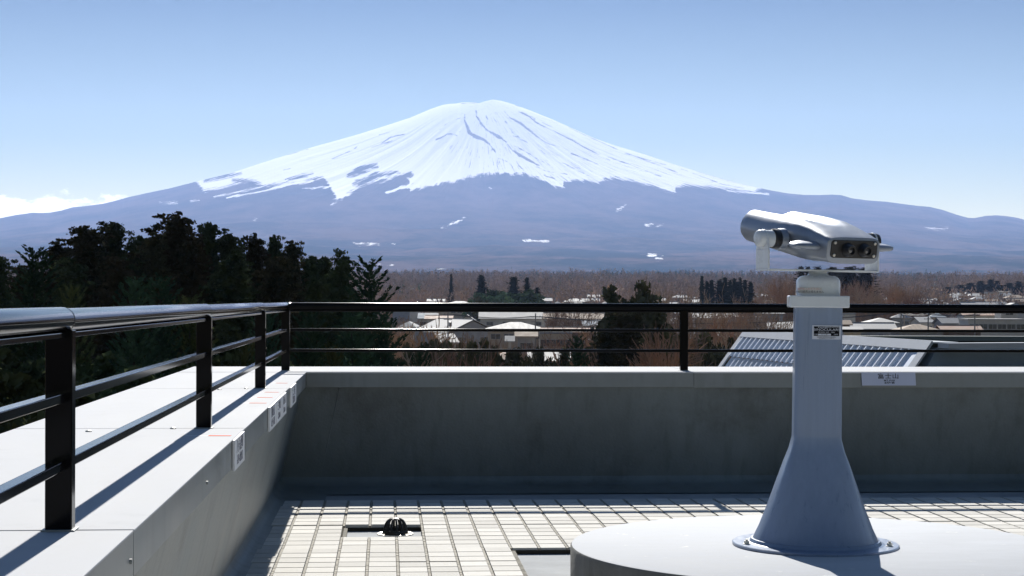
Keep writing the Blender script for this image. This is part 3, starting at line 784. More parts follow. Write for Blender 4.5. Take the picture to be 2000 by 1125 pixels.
# bare patches inside the snow and snow tongues below it
for P_ in ([(678, 345, 2), (700, 334, 7), (735, 323, 3)], [(690, 358, 3), (735, 345, 7), (775, 338, 3)], [(735, 362, 2), (775, 350, 7), (802, 341, 4)],
           [(400, 352, 3), (440, 344, 3), (470, 339, 1)], [(455, 352, 2), (480, 356, 5), (505, 358, 3)], [(560, 352, 1.5), (590, 344, 3), (610, 338, 1)]):
    snow = np.minimum(snow, -poly(P_) * 1.0 + 0) if False else np.where(poly(P_) > -3, np.minimum(snow, -poly(P_)), snow)
for P_ in ([(655, 394, 1.5), (662, 385, 3), (680, 378, 3), (700, 365, 3), (735, 352, 3.5), (790, 336, 4)], [(648, 398, 1.2), (658, 390, 2)], [(663, 386, 2), (655, 372, 2), (645, 352, 3)],
           [(418, 384, 0.8), (470, 374, 1.2), (520, 362, 1.6), (560, 352, 2)], [(444, 386, 0.8), (510, 374, 1.0), (560, 360, 1.6), (610, 352, 1.8)], [(590, 368, 0.6), (640, 366, 1.0)],
           [(755, 376, 2), (800, 362, 3), (850, 350, 4)], [(1060, 350, 3), (1085, 361, 2.2), (1103, 366, 1)], [(1420, 372, 1), (1465, 377, 1.5), (1500, 379, 0.8)], [(1290, 366, 2.5), (1318, 374, 1.5)],
           [(1020, 469, 0.9), (1045, 470, 1.5), (1072, 471, 0.8)], [(690, 475, 0.6), (720, 476, 0.9), (740, 476, 0.4)], [(752, 475, 0.7), (770, 476, 0.5)], [(737, 517, 0.7), (766, 518, 0.9)],
           [(1267, 498, 1.0), (1280, 499, 1.0)], [(1282, 504, 1.2), (1292, 505, 1.2)], [(852, 525, 0.6), (886, 526, 0.6)], [(1807, 446, 0.7), (1850, 446, 0.9)], [(1262, 439, 1.0), (1275, 437, 1)], [(1284, 441, 1.0), (1295, 438, 1)],
           [(865, 445, 0.7), (905, 427, 1.0)], [(1205, 410, 1.2), (1220, 402, 1)], [(312, 396, 0.6), (345, 396, 0.9)], [(373, 393, 1.0), (388, 391, 1)], [(955, 366, 1.0), (962, 370, 1)], [(497, 431, 0.9), (500, 428, 0.9)]):
    snow = np.maximum(snow, poly(P_) * (2.0 if P_[0][1] < 390 and P_[0][0] > 400 else 1.2) - (0 if P_[0][1] < 390 else 1.0))
snow = np.where(front > 0.5, snow, 30.0 * (z / 1000 - 1.4))
# dark rock ribs
rock = np.full(PX.shape, -20.0)
k_ = lambda x, y, w: (850 + x * 300 / 1985, 180 + y * 170 / 1125, w)
for P_ in ([k_(375, 290, 1.2), k_(372, 360, 1.4), k_(400, 430, 3.4), k_(440, 530, 4.0), k_(520, 580, 4.2), k_(620, 610, 3.0), k_(700, 680, 1.8), k_(775, 780, 1.8)], [k_(520, 240, 1.6), k_(525, 310, 1.8), k_(590, 410, 3.0), k_(660, 490, 2.0), k_(730, 530, 2.4), k_(820, 580, 3.6), k_(920, 650, 1.6)],
           [k_(920, 660, 1), k_(980, 740, 1.5), k_(1080, 810, 3.6), k_(1200, 880, 3.4), k_(1350, 955, 1)], [k_(880, 240, 1), k_(960, 330, 2.0), k_(1090, 400, 3.2), k_(1180, 470, 3), k_(1320, 580, 1.8), k_(1430, 655, 1.1), k_(1600, 715, .8)],
           [k_(1060, 250, 1.0), k_(1200, 310, 2.2), k_(1310, 400, 1.8), k_(1480, 480, 1.4), k_(1720, 600, 1.9), k_(1985, 745, 1.4), k_(2250, 880, 0.8)], [k_(1010, 690, .7), k_(1200, 790, 1.6), k_(1320, 870, 1), k_(1520, 970, 1.0)],
           [k_(0, 615, 2), k_(80, 580, 2.2), k_(140, 545, 1.5), k_(200, 540, 2), k_(280, 560, 1.2)], [k_(50, 480, .8), k_(150, 400, .8), k_(320, 330, .7)], [k_(330, 143, 1.2), k_(550, 135, 1.2)], [k_(650, 310, 1.2), k_(670, 350, 1.5)],
           [k_(740, 330, .8), k_(790, 390, 1)], [k_(900, 380, 2), k_(920, 400, 1.6)], [k_(980, 520, .9), k_(1060, 570, 1.1), k_(1180, 650, .9)], [k_(1110, 260, 1.3), k_(1280, 345, 1.5)], [k_(1750, 790, 1.6), k_(1900, 850, 1.8), k_(2100, 930, 1.2)],
           [k_(1600, 890, 1), k_(1830, 1010, 1.2), k_(1985, 1085, .8)], [k_(800, 850, 1), k_(930, 900, 1), k_(1040, 1010, .9)], [k_(1070, 940, 1.0), k_(1140, 1010, 1.2)], [k_(1300, 965, 1), k_(1440, 1025, 1), k_(1700, 1060, .8)],
           [k_(1400, 1075, 1.8), k_(1540, 1120, 1.2)], [k_(1760, 450, 1.2), k_(1940, 525, 1.3)], [k_(1000, 560, 1), k_(1160, 640, 1.1)], [k_(1380, 395, 1), k_(1540, 470, 1)], [k_(1040, 170, 1.5), k_(1090, 190, 1.2)],
           [(744, 280, 1.5), (762, 268, 2), (790, 262, 1.2)], [(560, 303, .8), (600, 291, 1)], [(648, 310, .8), (690, 292, 1.2), (700, 282, .8)], [(725, 288, 1.3), (765, 275, 1.4)], [(740, 263, 1.2), (760, 258, 1)], [(553, 332, .9), (566, 329, .9)],
           [(1170, 300, 1), (1230, 322, 1.4), (1290, 345, 1)], [(1100, 245, .8), (1200, 290, 1.2), (1330, 340, 1)], [(1330, 330, .9), (1400, 356, 1.2)], [(1220, 300, .8), (1300, 322, 1.1)], [(1385, 355, 1), (1450, 368, 1)]):
    rock = np.maximum(rock, poly(P_))
me_v = np.stack([rt.x * UU + fw.x * VV, rt.y * UU + fw.y * VV, z + H], -1).reshape(-1, 3)
nr, nc = z.shape
idx = np.arange(nr * nc).reshape(nr, nc)
q = np.stack([idx[:-1, :-1], idx[:-1, 1:], idx[1:, 1:], idx[1:, :-1]], -1).reshape(-1, 4)
me = np_mesh('mountain', me_v, q, True)
def fattr(me, name, arr):
    a = me.attributes.new(name, 'FLOAT', 'POINT'); a.data.foreach_set('value', np.asarray(arr, np.float32).ravel())
fattr(me, 'snow', np.clip(snow, -20, 20)); fattr(me, 'rock', np.clip(rock, -8, 8)); fattr(me, 'ang', ang); fattr(me, 'rad', r / 1000.0)
fattr(me, 'zone', ss((1010 - PX) / 250) )
def attr(t, n): 
    a = nd(t, 'ShaderNodeAttribute'); a.attribute_name = n; return a.outputs['Fac']
mm = D.materials.new('snow_and_forest'); mm.use_nodes = True; t = mm.node_tree; b = t.nodes['Principled BSDF']
b.inputs['Roughness'].default_value = 1.0; b.inputs['Specular IOR Level'].default_value = 0.0
geo = nd(t, 'ShaderNodeNewGeometry')
comb = nd(t, 'ShaderNodeCombineXYZ'); t.links.new(mth(t, 'MULTIPLY', attr(t, 'ang'), 70.0), comb.inputs[0]); t.links.new(mth(t, 'MULTIPLY', attr(t, 'rad'), 0.7), comb.inputs[1])
sn = nd(t, 'ShaderNodeTexNoise'); sn.inputs['Scale'].default_value = 1.0; sn.inputs['Detail'].default_value = 8; sn.inputs['Roughness'].default_value = 0.68; t.links.new(comb.outputs[0], sn.inputs[0])
mpn = nd(t, 'ShaderNodeMapping'); mpn.inputs['Scale'].default_value = (1 / 160, 1 / 160, 1 / 160); t.links.new(geo.outputs['Position'], mpn.inputs[0])
n1 = nd(t, 'ShaderNodeTexNoise'); n1.inputs['Scale'].default_value = 1.0; n1.inputs['Detail'].default_value = 9; n1.inputs['Roughness'].default_value = 0.65; t.links.new(mpn.outputs[0], n1.inputs[0])
# thin streaks of bare rock running down the slope, denser on the right-hand side
comb2 = nd(t, 'ShaderNodeCombineXYZ'); t.links.new(mth(t, 'MULTIPLY', attr(t, 'ang'), 230.0), comb2.inputs[0]); t.links.new(mth(t, 'MULTIPLY', attr(t, 'rad'), 1.3), comb2.inputs[1])
sn2 = nd(t, 'ShaderNodeTexNoise'); sn2.inputs['Scale'].default_value = 1.0; sn2.inputs['Detail'].default_value = 6; sn2.inputs['Roughness'].default_value = 0.6; t.links.new(comb2.outputs[0], sn2.inputs[0])
sn2_out = sn2.outputs[0]
edge = mth(t, 'ADD', attr(t, 'snow'), mth(t, 'ADD', mth(t, 'MULTIPLY_ADD', n1.outputs[0], 20.0, -10.0), mth(t, 'ADD', mth(t, 'MULTIPLY_ADD', sn.outputs[0], 26.0, -13.0), mth(t, 'MULTIPLY_ADD', sn2_out, 14.0, -7.0))))
snowf = mrange(t, edge, -2.4, 3.0)
rk = mth(t, 'ADD', attr(t, 'rock'), mth(t, 'ADD', mth(t, 'MULTIPLY_ADD', n1.outputs[0], 7.0, -3.7), mth(t, 'MULTIPLY_ADD', sn2_out, 5.0, -2.6)))
rockf = mrange(t, rk, -0.5, 1.2, 0, 0.92)
thr = mth(t, 'SUBTRACT', mth(t, 'ADD', sn2.outputs[0], mth(t, 'MULTIPLY_ADD', n1.outputs[0], 0.25, -0.125)), mth(t, 'MULTIPLY', attr(t, 'zone'), 0.10))
strk = mrange(t, thr, 0.565, 0.65, 0, 0.75)
bare = mth(t, 'MAXIMUM', rockf, strk)
sf = mth(t, 'MULTIPLY', snowf, mth(t, 'SUBTRACT', 1.0, bare))
# forest below
mp2 = nd(t, 'ShaderNodeMapping'); mp2.inputs['Scale'].default_value = (1 / 800, 1 / 1500, 1 / 900); t.links.new(geo.outputs['Position'], mp2.inputs[0])
n2 = nd(t, 'ShaderNodeTexNoise'); n2.inputs['Scale'].default_value = 1.0; n2.inputs['Detail'].default_value = 10; n2.inputs['Roughness'].default_value = 0.72; t.links.new(mp2.outputs[0], n2.inputs[0])
fr = nd(t, 'ShaderNodeValToRGB'); t.links.new(n2.outputs[0], fr.inputs[0])
fr.color_ramp.elements[0].position = 0.38; fr.color_ramp.elements[0].color = (0.006, 0.014, 0.013, 1)
fr.color_ramp.elements[1].position = 0.60; fr.color_ramp.elements[1].color = (0.08, 0.058, 0.050, 1)
lowf = mrange(t, attr(t, 'rad'), 8.5, 14.0, 0, 1)
dk = nd(t, 'ShaderNodeMix', data_type='RGBA'); t.links.new(lowf, dk.inputs[0]); t.links.new(fr.outputs[0], dk.inputs[6])
dkr = nd(t, 'ShaderNodeValToRGB'); t.links.new(n2.outputs[0], dkr.inputs[0]); dkr.color_ramp.elements[0].position = 0.44; dkr.color_ramp.elements[1].position = 0.58
dkr.color_ramp.elements[0].color = (0.004, 0.016, 0.018, 1); dkr.color_ramp.elements[1].color = (0.085, 0.062, 0.058, 1); t.links.new(dkr.outputs[0], dk.inputs[7])
rkc = nd(t, 'ShaderNodeMix', data_type='RGBA'); t.links.new(snowf, rkc.inputs[0]); t.links.new(dk.outputs[2], rkc.inputs[6]); rkc.inputs[7].default_value = (0.10, 0.085, 0.085, 1)
fin = nd(t, 'ShaderNodeMix', data_type='RGBA'); t.links.new(sf, fin.inputs[0]); t.links.new(rkc.outputs[2], fin.inputs[6]); fin.inputs[7].default_value = (0.95, 0.95, 0.95, 1)
t.links.new(fin.outputs[2], b.inputs['Base Color'])
link('mountain', me, None, mm, kind='structure')

# near ground sheet, out to the foot of the mountain and all round
azg = np.concatenate([np.linspace(-180, -25, 60, endpoint=False), np.linspace(-25, 25, 300, endpoint=False), np.linspace(25, 180, 60)]) * math.pi / 180
rg = np.concatenate([[0.5], np.linspace(20, 600, 60), np.geomspace(620, 3420, 60)])
AG, RG = np.meshgrid(azg, rg)
# depth, not radius, inside the view so both sheets share one edge
sc_ = np.where(np.abs(AG) < R(60), 1 / np.cos(np.clip(AG, -R(60), R(60))), 2.0)
rad_ = RG * sc_
UG, VG = np.sin(AG) * rad_, np.cos(AG) * rad_
ZG = ground_z(np.where(np.abs(AG) < R(60), RG, RG)) + (fbm(UG / 60, VG / 60, 3, 5) - 0.5) * 1.6 * ss((RG - 60) / 200) * ss((3300 - RG) / 800)
GV = np.stack([rt.x * UG + fw.x * VG, rt.y * UG + fw.y * VG, ZG + H - 0.0], -1)
nr, nc = ZG.shape; idx = np.arange(nr * nc).reshape(nr, nc)
q = np.stack([idx[:-1, :-1], idx[:-1, 1:], idx[1:, 1:], idx[1:, :-1]], -1).reshape(-1, 4)
gm = np_mesh('ground', GV.reshape(-1, 3), q, True)
M['ground'] = mat('winter_ground', (0.10, 0.08, 0.06), 1.0, spec=0.0, noise=0.4, nscale=0.02, col2=(0.05, 0.05, 0.035), detail=10, dirt=((0.24, 0.22, 0.20), 0.012, 0.58, 0.64, 0.6))
link('ground', gm, None, M['ground'], kind='structure')
def gz(v): return float(np.interp(v, BASE_D, BASE_Z)) + H
# ------------------------------------------------------------------ vegetation
NR = np.random.RandomState
M['sugi'] = leafmat('cedar_leaf', (0.085, 0.098, 0.045), (0.022, 0.034, 0.019), 0.6)
M['sugi2'] = leafmat('cedar_leaf_brown', (0.085, 0.070, 0.038), (0.024, 0.028, 0.016), 0.6)
M['fir'] = leafmat('fir_needle', (0.075, 0.115, 0.068), (0.020, 0.040, 0.025), 0.7)
M['firy'] = leafmat('fir_needle_yellow', (0.11, 0.115, 0.048), (0.028, 0.042, 0.022), 0.7)
M['bush'] = leafmat('evergreen_leaf', (0.15, 0.145, 0.08), (0.05, 0.055, 0.033), 0.5)
M['pine'] = leafmat('pine_needle', (0.15, 0.21, 0.12), (0.07, 0.10, 0.07), 0.3)
M['farcon'] = leafmat('far_conifer', (0.045, 0.06, 0.045), (0.02, 0.03, 0.025), 0.2)
M['farcon2'] = leafmat('belt_pine', (0.16, 0.22, 0.20), (0.07, 0.10, 0.10), 0.03)
M['bark'] = mat('bark', (0.040, 0.032, 0.026), 0.9, noise=0.4, nscale=3)
M['twig'] = leafmat('bare_twig', (0.38, 0.29, 0.22), (0.22, 0.165, 0.125), 0.25, 0.9)
M['twigr'] = leafmat('rusty_twig', (0.40, 0.25, 0.17), (0.20, 0.14, 0.10), 0.25, 0.9)
M['larch'] = leafmat('larch_twig', (0.60, 0.44, 0.34), (0.24, 0.185, 0.145), 0.02, 0.9)

ORD = ['first', 'second', 'third', 'fourth', 'fifth', 'sixth', 'seventh', 'eighth', 'ninth', 'tenth', 'eleventh', 'twelfth', 'thirteenth', 'fourteenth', 'fifteenth', 'sixteenth', 'seventeenth', 'eighteenth', 'nineteenth', 'twentieth']
def ordn(i):
    n = i + 1
    if n <= 20: return ORD[i]
    return (['twenty', 'thirty', 'forty', 'fifty', 'sixty', 'seventy'][n // 10 - 2] + '-' + ORD[n % 10 - 1]) if n % 10 else ['twentieth', 'thirtieth', 'fortieth', 'fiftieth', 'sixtieth', 'seventieth'][n // 10 - 2]

def cards(C_, U_, V_):
    """quads with centres C, half-axes U and V (all n,3)"""
    n = len(C_); Vx = np.empty((n, 4, 3)); Vx[:, 0] = C_ - U_; Vx[:, 1] = C_ - V_; Vx[:, 2] = C_ + U_; Vx[:, 3] = C_ + V_
    return Vx.reshape(-1, 3), np.arange(n * 4).reshape(-1, 4)
def rdir(g, n):
    v = g.normal(size=(n, 3)); return v / np.linalg.norm(v, axis=1, keepdims=True)
def clumps(g, P, rad, per, size, flat=0.7):
    """small leaf faces scattered round the points P"""
    n = len(P) * per; c = np.repeat(P, per, 0); rr_ = np.repeat(rad, per)[:, None] if np.ndim(rad) else rad
    off_ = rdir(g, n) * (g.rand(n, 1) ** 0.5) * rr_; off_[:, 2] *= flat
    u = rdir(g, n); w = np.cross(u, rdir(g, n)); w /= np.linalg.norm(w, axis=1, keepdims=True) + 1e-9
    s_ = size * (0.6 + 0.8 * g.rand(n, 1))
    return cards(c + off_, u * s_, w * s_ * 0.62)
def join(parts):
    Vs, Fs, b = [], [], 0
    for v, f in parts: Vs.append(v); Fs.append(f + b); b += len(v)
    return np.concatenate(Vs), np.concatenate(Fs)

def cedar_crown(seed, Ht, Wd, crown=0.75, nl=90, per=46, size=0.13, pointed=0.6, core=1400):
    """crown of a dark conifer: limbs of uneven reach carrying separate leaf clumps"""
    g = NR(seed); z0 = Ht * (1 - crown); L = Ht * crown; P = []; Rr = []
    lobes = g.rand(9) * 6.28; 
    for i in range(nl):
        t = (i + g.rand()) / nl                      # 0 top, 1 bottom
        env = Wd * (0.26 + 0.74 * t ** pointed) * (1.0 if t < 0.75 else 1 - (t - 0.75) * 1.2)
        a = i * 2.4 + g.rand() * 0.9
        ln = env * (0.50 + 0.68 * g.rand()) * (1 + 0.22 * math.sin(3 * a + 7 * t + lobes[0]))
        up = 0.12 + 0.22 * g.rand()
        zb_ = z0 + L * (1 - t) * 0.985
        k = max(2, int(ln / 0.34))
        for j in range(k):
            s_ = 0.25 + 0.75 * (j + 0.6) / k
            P.append((math.cos(a) * ln * s_ + g.normal() * 0.12, math.sin(a) * ln * s_ + g.normal() * 0.12, zb_ + ln * s_ * up * (1 - 0.5 * s_) + g.normal() * 0.12))
            Rr.append((0.24 + 0.24 * g.rand()) * (1.25 - 0.45 * s_))
    P = np.array(P); Rr = np.array(Rr)
    P = np.vstack([P, [[0, 0, Ht - 0.15], [0.1, -0.1, Ht - 0.45], [-0.1, 0.12, Ht - 0.8]]]); Rr = np.append(Rr, [0.22, 0.3, 0.35])
    a_ = clumps(g, P, Rr, per, size, 0.42)
    tc_ = g.rand(core); an = g.rand(core) * 6.283
    rc = Wd * (0.05 + 0.5 * tc_ ** pointed) * g.rand(core) ** 0.5
    Cc = np.stack([np.cos(an) * rc, np.sin(an) * rc, z0 + L * (1 - tc_) * 0.96], 1)
    u = rdir(g, core); w = np.cross(u, rdir(g, core)); w /= np.linalg.norm(w, axis=1, keepdims=True)
    b_ = cards(Cc, u * 0.42, w * 0.30)
    return join([a_, b_])
def fir_crown(seed, Ht, Wd, crown=0.92, whorl=0.42, size=0.17, dens=1.0):
    """layered fir: flat branches that rise at the tips, each feathered with narrow sprays"""
    g = NR(seed); z = Ht; C_, U_, V_ = [], [], []
    zb_ = Ht * (1 - crown)
    while z > zb_:
        t = (Ht - z) / (Ht - zb_); nb = 5 + int(3 * g.rand()); a0 = g.rand() * 6.28
        for k in range(nb):
            a = a0 + 6.283 * k / nb + g.normal() * 0.15; ln = Wd * (0.16 + 0.84 * t ** 0.62) * (0.7 + 0.4 * g.rand())
            dr_ = np.array([math.cos(a), math.sin(a), 0]); sd_ = np.array([-math.sin(a), math.cos(a), 0]); rise = 0.28 + 0.2 * g.rand() - 0.25 * t
            m_ = int(ln / 0.105 * dens) + 3
            for j in range(m_):
                s_ = (j + g.rand()) / m_; 
                zz = ln * s_ * rise + 0.12 * ln * s_ * s_
                base = dr_ * ln * s_; base[2] = z + zz
                wl = (0.10 + 0.40 * ln * (1 - s_) * 0.55) * (0.6 + 0.5 * g.rand())
                for sg in (-1, 1):
                    for q in range(1 + int(wl / 0.22)):
                        f_ = (q + 0.5) / (1 + int(wl / 0.22))
                        c = base + (sd_ * sg * 0.8 + dr_ * 0.55) * wl * f_; c[2] += g.normal() * 0.035 + 0.05 * f_
                        d_ = sd_ * sg * 0.7 + dr_ * 0.75 + np.array([0, 0, 0.28 + g.normal() * 0.1]); d_ /= np.linalg.norm(d_)
                        n_ = np.cross(d_, rdir(g, 1)[0]); n_ /= np.linalg.norm(n_)
                        C_.append(c); U_.append(d_ * size * (0.8 + 0.5 * g.rand())); V_.append(n_ * size * 0.36)
            for j in range(3):
                c = dr_ * ln * (1 + 0.02 * j); c[2] = z + ln * rise + 0.12 * ln
                C_.append(c); d_ = dr_ + np.array([0, 0, 0.45]); d_ /= np.linalg.norm(d_); n_ = np.cross(d_, rdir(g, 1)[0]); n_ /= np.linalg.norm(n_)
                U_.append(d_ * size * 1.3); V_.append(n_ * size * 0.25)
        z -= whorl * (0.8 + 0.4 * g.rand()) * (0.6 + 0.5 * t)
    C_.append(np.array([0, 0, Ht])); U_.append(np.array([0.02, 0, 0.16])); V_.append(np.array([0.04, 0.03, 0]))
    return cards(np.array(C_), np.array(U_), np.array(V_))
def round_crown(seed, Ht, Wd, nc_=120, per=60, size=0.16, z0=0.2):
    g = NR(seed); P = []; Rr = []
    for i in range(nc_):
        d_ = rdir(g, 1)[0]; d_[2] = abs(d_[2]) * 1.0 if g.rand() < 0.8 else d_[2]
        r_ = (0.62 + 0.38 * g.rand()) * (1 + 0.18 * math.sin(3 * math.atan2(d_[1], d_[0]) + seed))
        P.append((d_[0] * Wd * r_, d_[1] * Wd * r_, Ht * z0 + (Ht * (1 - z0)) * (0.42 + 0.5 * d_[2] * r_))); Rr.append(Wd * (0.13 + 0.12 * g.rand()))
    return clumps(g, np.array(P), np.array(Rr), per, size)
def prism(P0, P1, r0, r1):
    """3-sided twigs for many segments at once"""
    d_ = P1 - P0; d_ /= np.linalg.norm(d_, axis=1, keepdims=True) + 1e-9
    ref = np.where(np.abs(d_[:, 2:3]) < 0.9, np.array([[0, 0, 1.0]]), np.array([[1.0, 0, 0]])); a = np.cross(d_, ref); a /= np.linalg.norm(a, axis=1, keepdims=True); b = np.cross(d_, a)
    n = len(P0); Vx = np.empty((n, 6, 3))
    for k in range(3):
        th = 2.0944 * k; o = a * math.cos(th) + b * math.sin(th); Vx[:, k] = P0 + o * r0[:, None]; Vx[:, 3 + k] = P1 + o * r1[:, None]
    base = np.arange(n)[:, None] * 6; Fq = np.concatenate([base + np.array([[k, (k + 1) % 3, 3 + (k + 1) % 3, 3 + k]]) for k in range(3)])
    return Vx.reshape(-1, 3), Fq
def bare_tree(seed, Ht, spread=0.55, levels=6, trunk=0.3, rt0=0.02, twig=0.012, kids=3):
    g = NR(seed); segs = []
    def grow(p, d_, ln, r_, lv):
        k = 2 if lv > 1 else 1
        q = p
        for i in range(k + 1):
            d2 = d_ + g.normal(size=3) * 0.13 + np.array([0, 0, 0.05]); d2 /= np.linalg.norm(d2)
            q2 = q + d2 * ln / (k + 1); r2 = r_ * (1 - 0.16 * (i + 1)); segs.append((q, q2, max(r_, twig), max(r2, twig * 0.8)))
            q, d_, r_ = q2, d2, r2
            if lv > 0 and i < k:
                s_ = np.cross(d_, rdir(g, 1)[0]); s_ /= np.linalg.norm(s_) + 1e-9
                nd_ = d_ * 0.75 + s_ * spread * 1.3; nd_ /= np.linalg.norm(nd_)
                grow(q, nd_, ln * (0.62 + 0.2 * g.rand()), r_ * 0.6, lv - 1)
        if lv > 0:
            for i in range(kids - 1 + (g.rand() < 0.6)):
                s_ = np.cross(d_, rdir(g, 1)[0]); s_ /= np.linalg.norm(s_) + 1e-9
                nd_ = d_ + s_ * spread * (0.7 + 0.6 * g.rand()); nd_ /= np.linalg.norm(nd_)
                grow(q, nd_, ln * (0.62 + 0.22 * g.rand()), r_ * 0.68, lv - 1)
    grow(np.zeros(3), np.array([0, 0, 1.0]), Ht * trunk, Ht * rt0, levels)
    P0 = np.array([s_[0] for s_ in segs]); P1 = np.array([s_[1] for s_ in segs]); r0 = np.array([s_[2] for s_ in segs]); r1 = np.array([s_[3] for s_ in segs])
    top = P1[:, 2].max(); k = Ht / top
    big = r0 > Ht * rt0 * 0.42
    return prism(P0[big] * k, P1[big] * k, r0[big], r1[big]), prism(P0[~big] * k, P1[~big] * k, r0[~big], r1[~big])
def trunk_mesh(Ht, r0, r1, seed=0, lean=0.0, limbs=0, lz=(0.3, 0.9), ll=2.0):
    g = NR(seed); m = MB(); pts = [(g.normal() * 0.05 + lean * t * Ht, g.normal() * 0.05, Ht * t) for t in np.linspace(0, 1, 8)]; pts[0] = (0, 0, -0.5)
    m.tube(pts, [r0 + (r1 - r0) * t for t in np.linspace(0, 1, 8)], 9)
    for i in range(limbs):
        t = lz[0] + (lz[1] - lz[0]) * g.rand(); a = g.rand() * 6.28; l_ = ll * (0.5 + 0.6 * g.rand()) * (1.1 - t)
        p = Vector((lean * t * Ht, 0, Ht * t)); q_ = p + Vector((math.cos(a) * l_, math.sin(a) * l_, l_ * 0.3)); m.tube([p, (p + q_) / 2 - Vector((0, 0, 0.05)), q_], [0.06, 0.04, 0.015], 5)
    return m.mesh('trunk')
def plant(me_c, me_t, mc, mt, loc, s_=(1, 1, 1), rz=0.0, name='conifer_tree', label='', cat='tree', group=None):
    r_ = empty(name, loc, rz, label=label, cat=cat, group=group); r_.scale = s_
    if me_t is not None:
        o = D.objects.new('trunk', me_t); COL.objects.link(o); o.parent = r_
    o = D.objects.new('crown', me_c); COL.objects.link(o); o.parent = r_
    return r_
def withmat(v, f, name, mt_):
    me = np_mesh(name, v, f); me.materials.append(mt_); return me

# --- crowns shared by the copies
cedars = []
for k, (Hh, Wd, cr_, pt) in enumerate(((26, 2.6, 0.62, 0.55), (26, 3.4, 0.66, 0.75), (26, 2.1, 0.60, 0.5), (26, 2.9, 0.70, 0.85), (24, 2.4, 0.8, 0.6))):
    v, f = cedar_crown(11 + k, Hh, Wd, cr_, nl=230, per=32, size=0.095, pointed=pt, core=2600)
    cm = withmat(v, f, 'cedar_crown', M['sugi'] if k % 2 == 0 else M['sugi2'])
    tm = trunk_mesh(Hh * 0.97, 0.34, 0.05, k, 0, 14, (0.2, 0.6), 3); tm.materials.append(M['bark']); cedars.append((cm, tm, float(v[:, 2].max())))
firs = []
for k, (Hh, Wd, mt_) in enumerate(((14, 3.1, 'fir'), (14, 3.6, 'fir'), (12, 3.6, 'firy'))):
    v, f = fir_crown(40 + k, Hh, Wd, 0.93, 0.42, 0.105, 1.5)
    cm = withmat(v, f, 'fir_crown', M[mt_]); tm = trunk_mesh(Hh * 0.98, 0.22, 0.03, 50 + k); tm.materials.append(M['bark']); firs.append((cm, tm, float(v[:, 2].max())))

hazy = []
for cm, tm, Hh in cedars:
    c2 = cm.copy(); c2.materials.clear(); c2.materials.append(M['farcon']); hazy.append(c2)
def cedar(px, py, d, kind, wpx=None, lab='', grp='dark cedars in the stand left of the terrace', nm='cedar_tree'):
    cm, tm, Hh = cedars[kind]
    top = PT(px, py, d); g0 = gz(d) - 0.3; hh = top.z - g0; s_ = hh / Hh
    bw = {0: 2.6, 1: 3.4, 2: 2.1, 3: 2.9, 4: 2.4}[kind]
    sw = (s_ if not wpx else (wpx / 2 * d / F) / bw) * (1.55 if d < 120 else 1.25)
    if d > 600 and grp != 'treetops under the fork of the binoculars': cm = hazy[kind]
    return plant(cm, tm, None, None, (top.x, top.y, g0), (sw, sw, s_), px * 0.37, nm, lab, 'tree', grp)
CED = [(-8, 497, 96, 0, 110, 'dark cedar cut by the left edge of the picture'),
       (112, 470, 104, 3, 120, 'low dark cedar shoulder left of the broad twin-topped cedars'),
       (168, 431, 98, 1, 185, 'broad dark cedar, left one of the twin-topped pair'),
       (219, 432, 103, 0, 110, 'slimmer dark cedar, right one of the twin-topped pair'),
       (272, 458, 101, 2, 100, 'short dark cedar between the twin-topped pair and the tallest cedar'),
       (343, 409, 95, 1, 190, 'tallest and widest dark cedar of the stand'),
       (300, 452, 92, 3, 120, 'dark cedar leaning on the left flank of the tallest cedar'),
       (406, 432, 100, 2, 88, 'narrow dark cedar just right of the tallest cedar'),
       (448, 455, 97, 0, 110, 'dark cedar third from the tallest cedar on its right'),
       (380, 470, 90, 3, 130, 'dark cedar filling the front below the tallest cedar'),
       (496, 452, 99, 1, 120, 'round-topped dark cedar in the middle of the right half of the stand'),
       (536, 456, 104, 2, 56, 'thin spire-like dark cedar rising behind the others'),
       (570, 468, 97, 3, 100, 'dark cedar with an open top right of the thin spire'),
       (607, 498, 98, 0, 84, 'dark cedar with a flat low top'),
       (634, 499, 102, 2, 74, 'brownish dark cedar second from the right end of the stand'),
       (668, 484, 96, 4, 92, 'dark cedar with a clubbed top beside the pale fir'),
       (540, 492, 90, 1, 150, 'dark cedar in the front row below the thin spire'),
       (455, 492, 88, 4, 140, 'dark cedar in the front row left of the corner post'),
       (225, 492, 90, 1, 150, 'dark cedar in the front row below the twin tops'),
       (140, 500, 92, 4, 140, 'dark cedar in the front row at the left'),
       (50, 510, 100, 1, 150, 'dark cedar behind the pale fir at the left'),
       (620, 530, 92, 4, 110, 'dark cedar in the front row near the right end'),
       (690, 560, 100, 1, 120, 'dark cedar standing behind the pale fir at the right')]
for a in CED: cedar(*a[:5], lab=a[5])
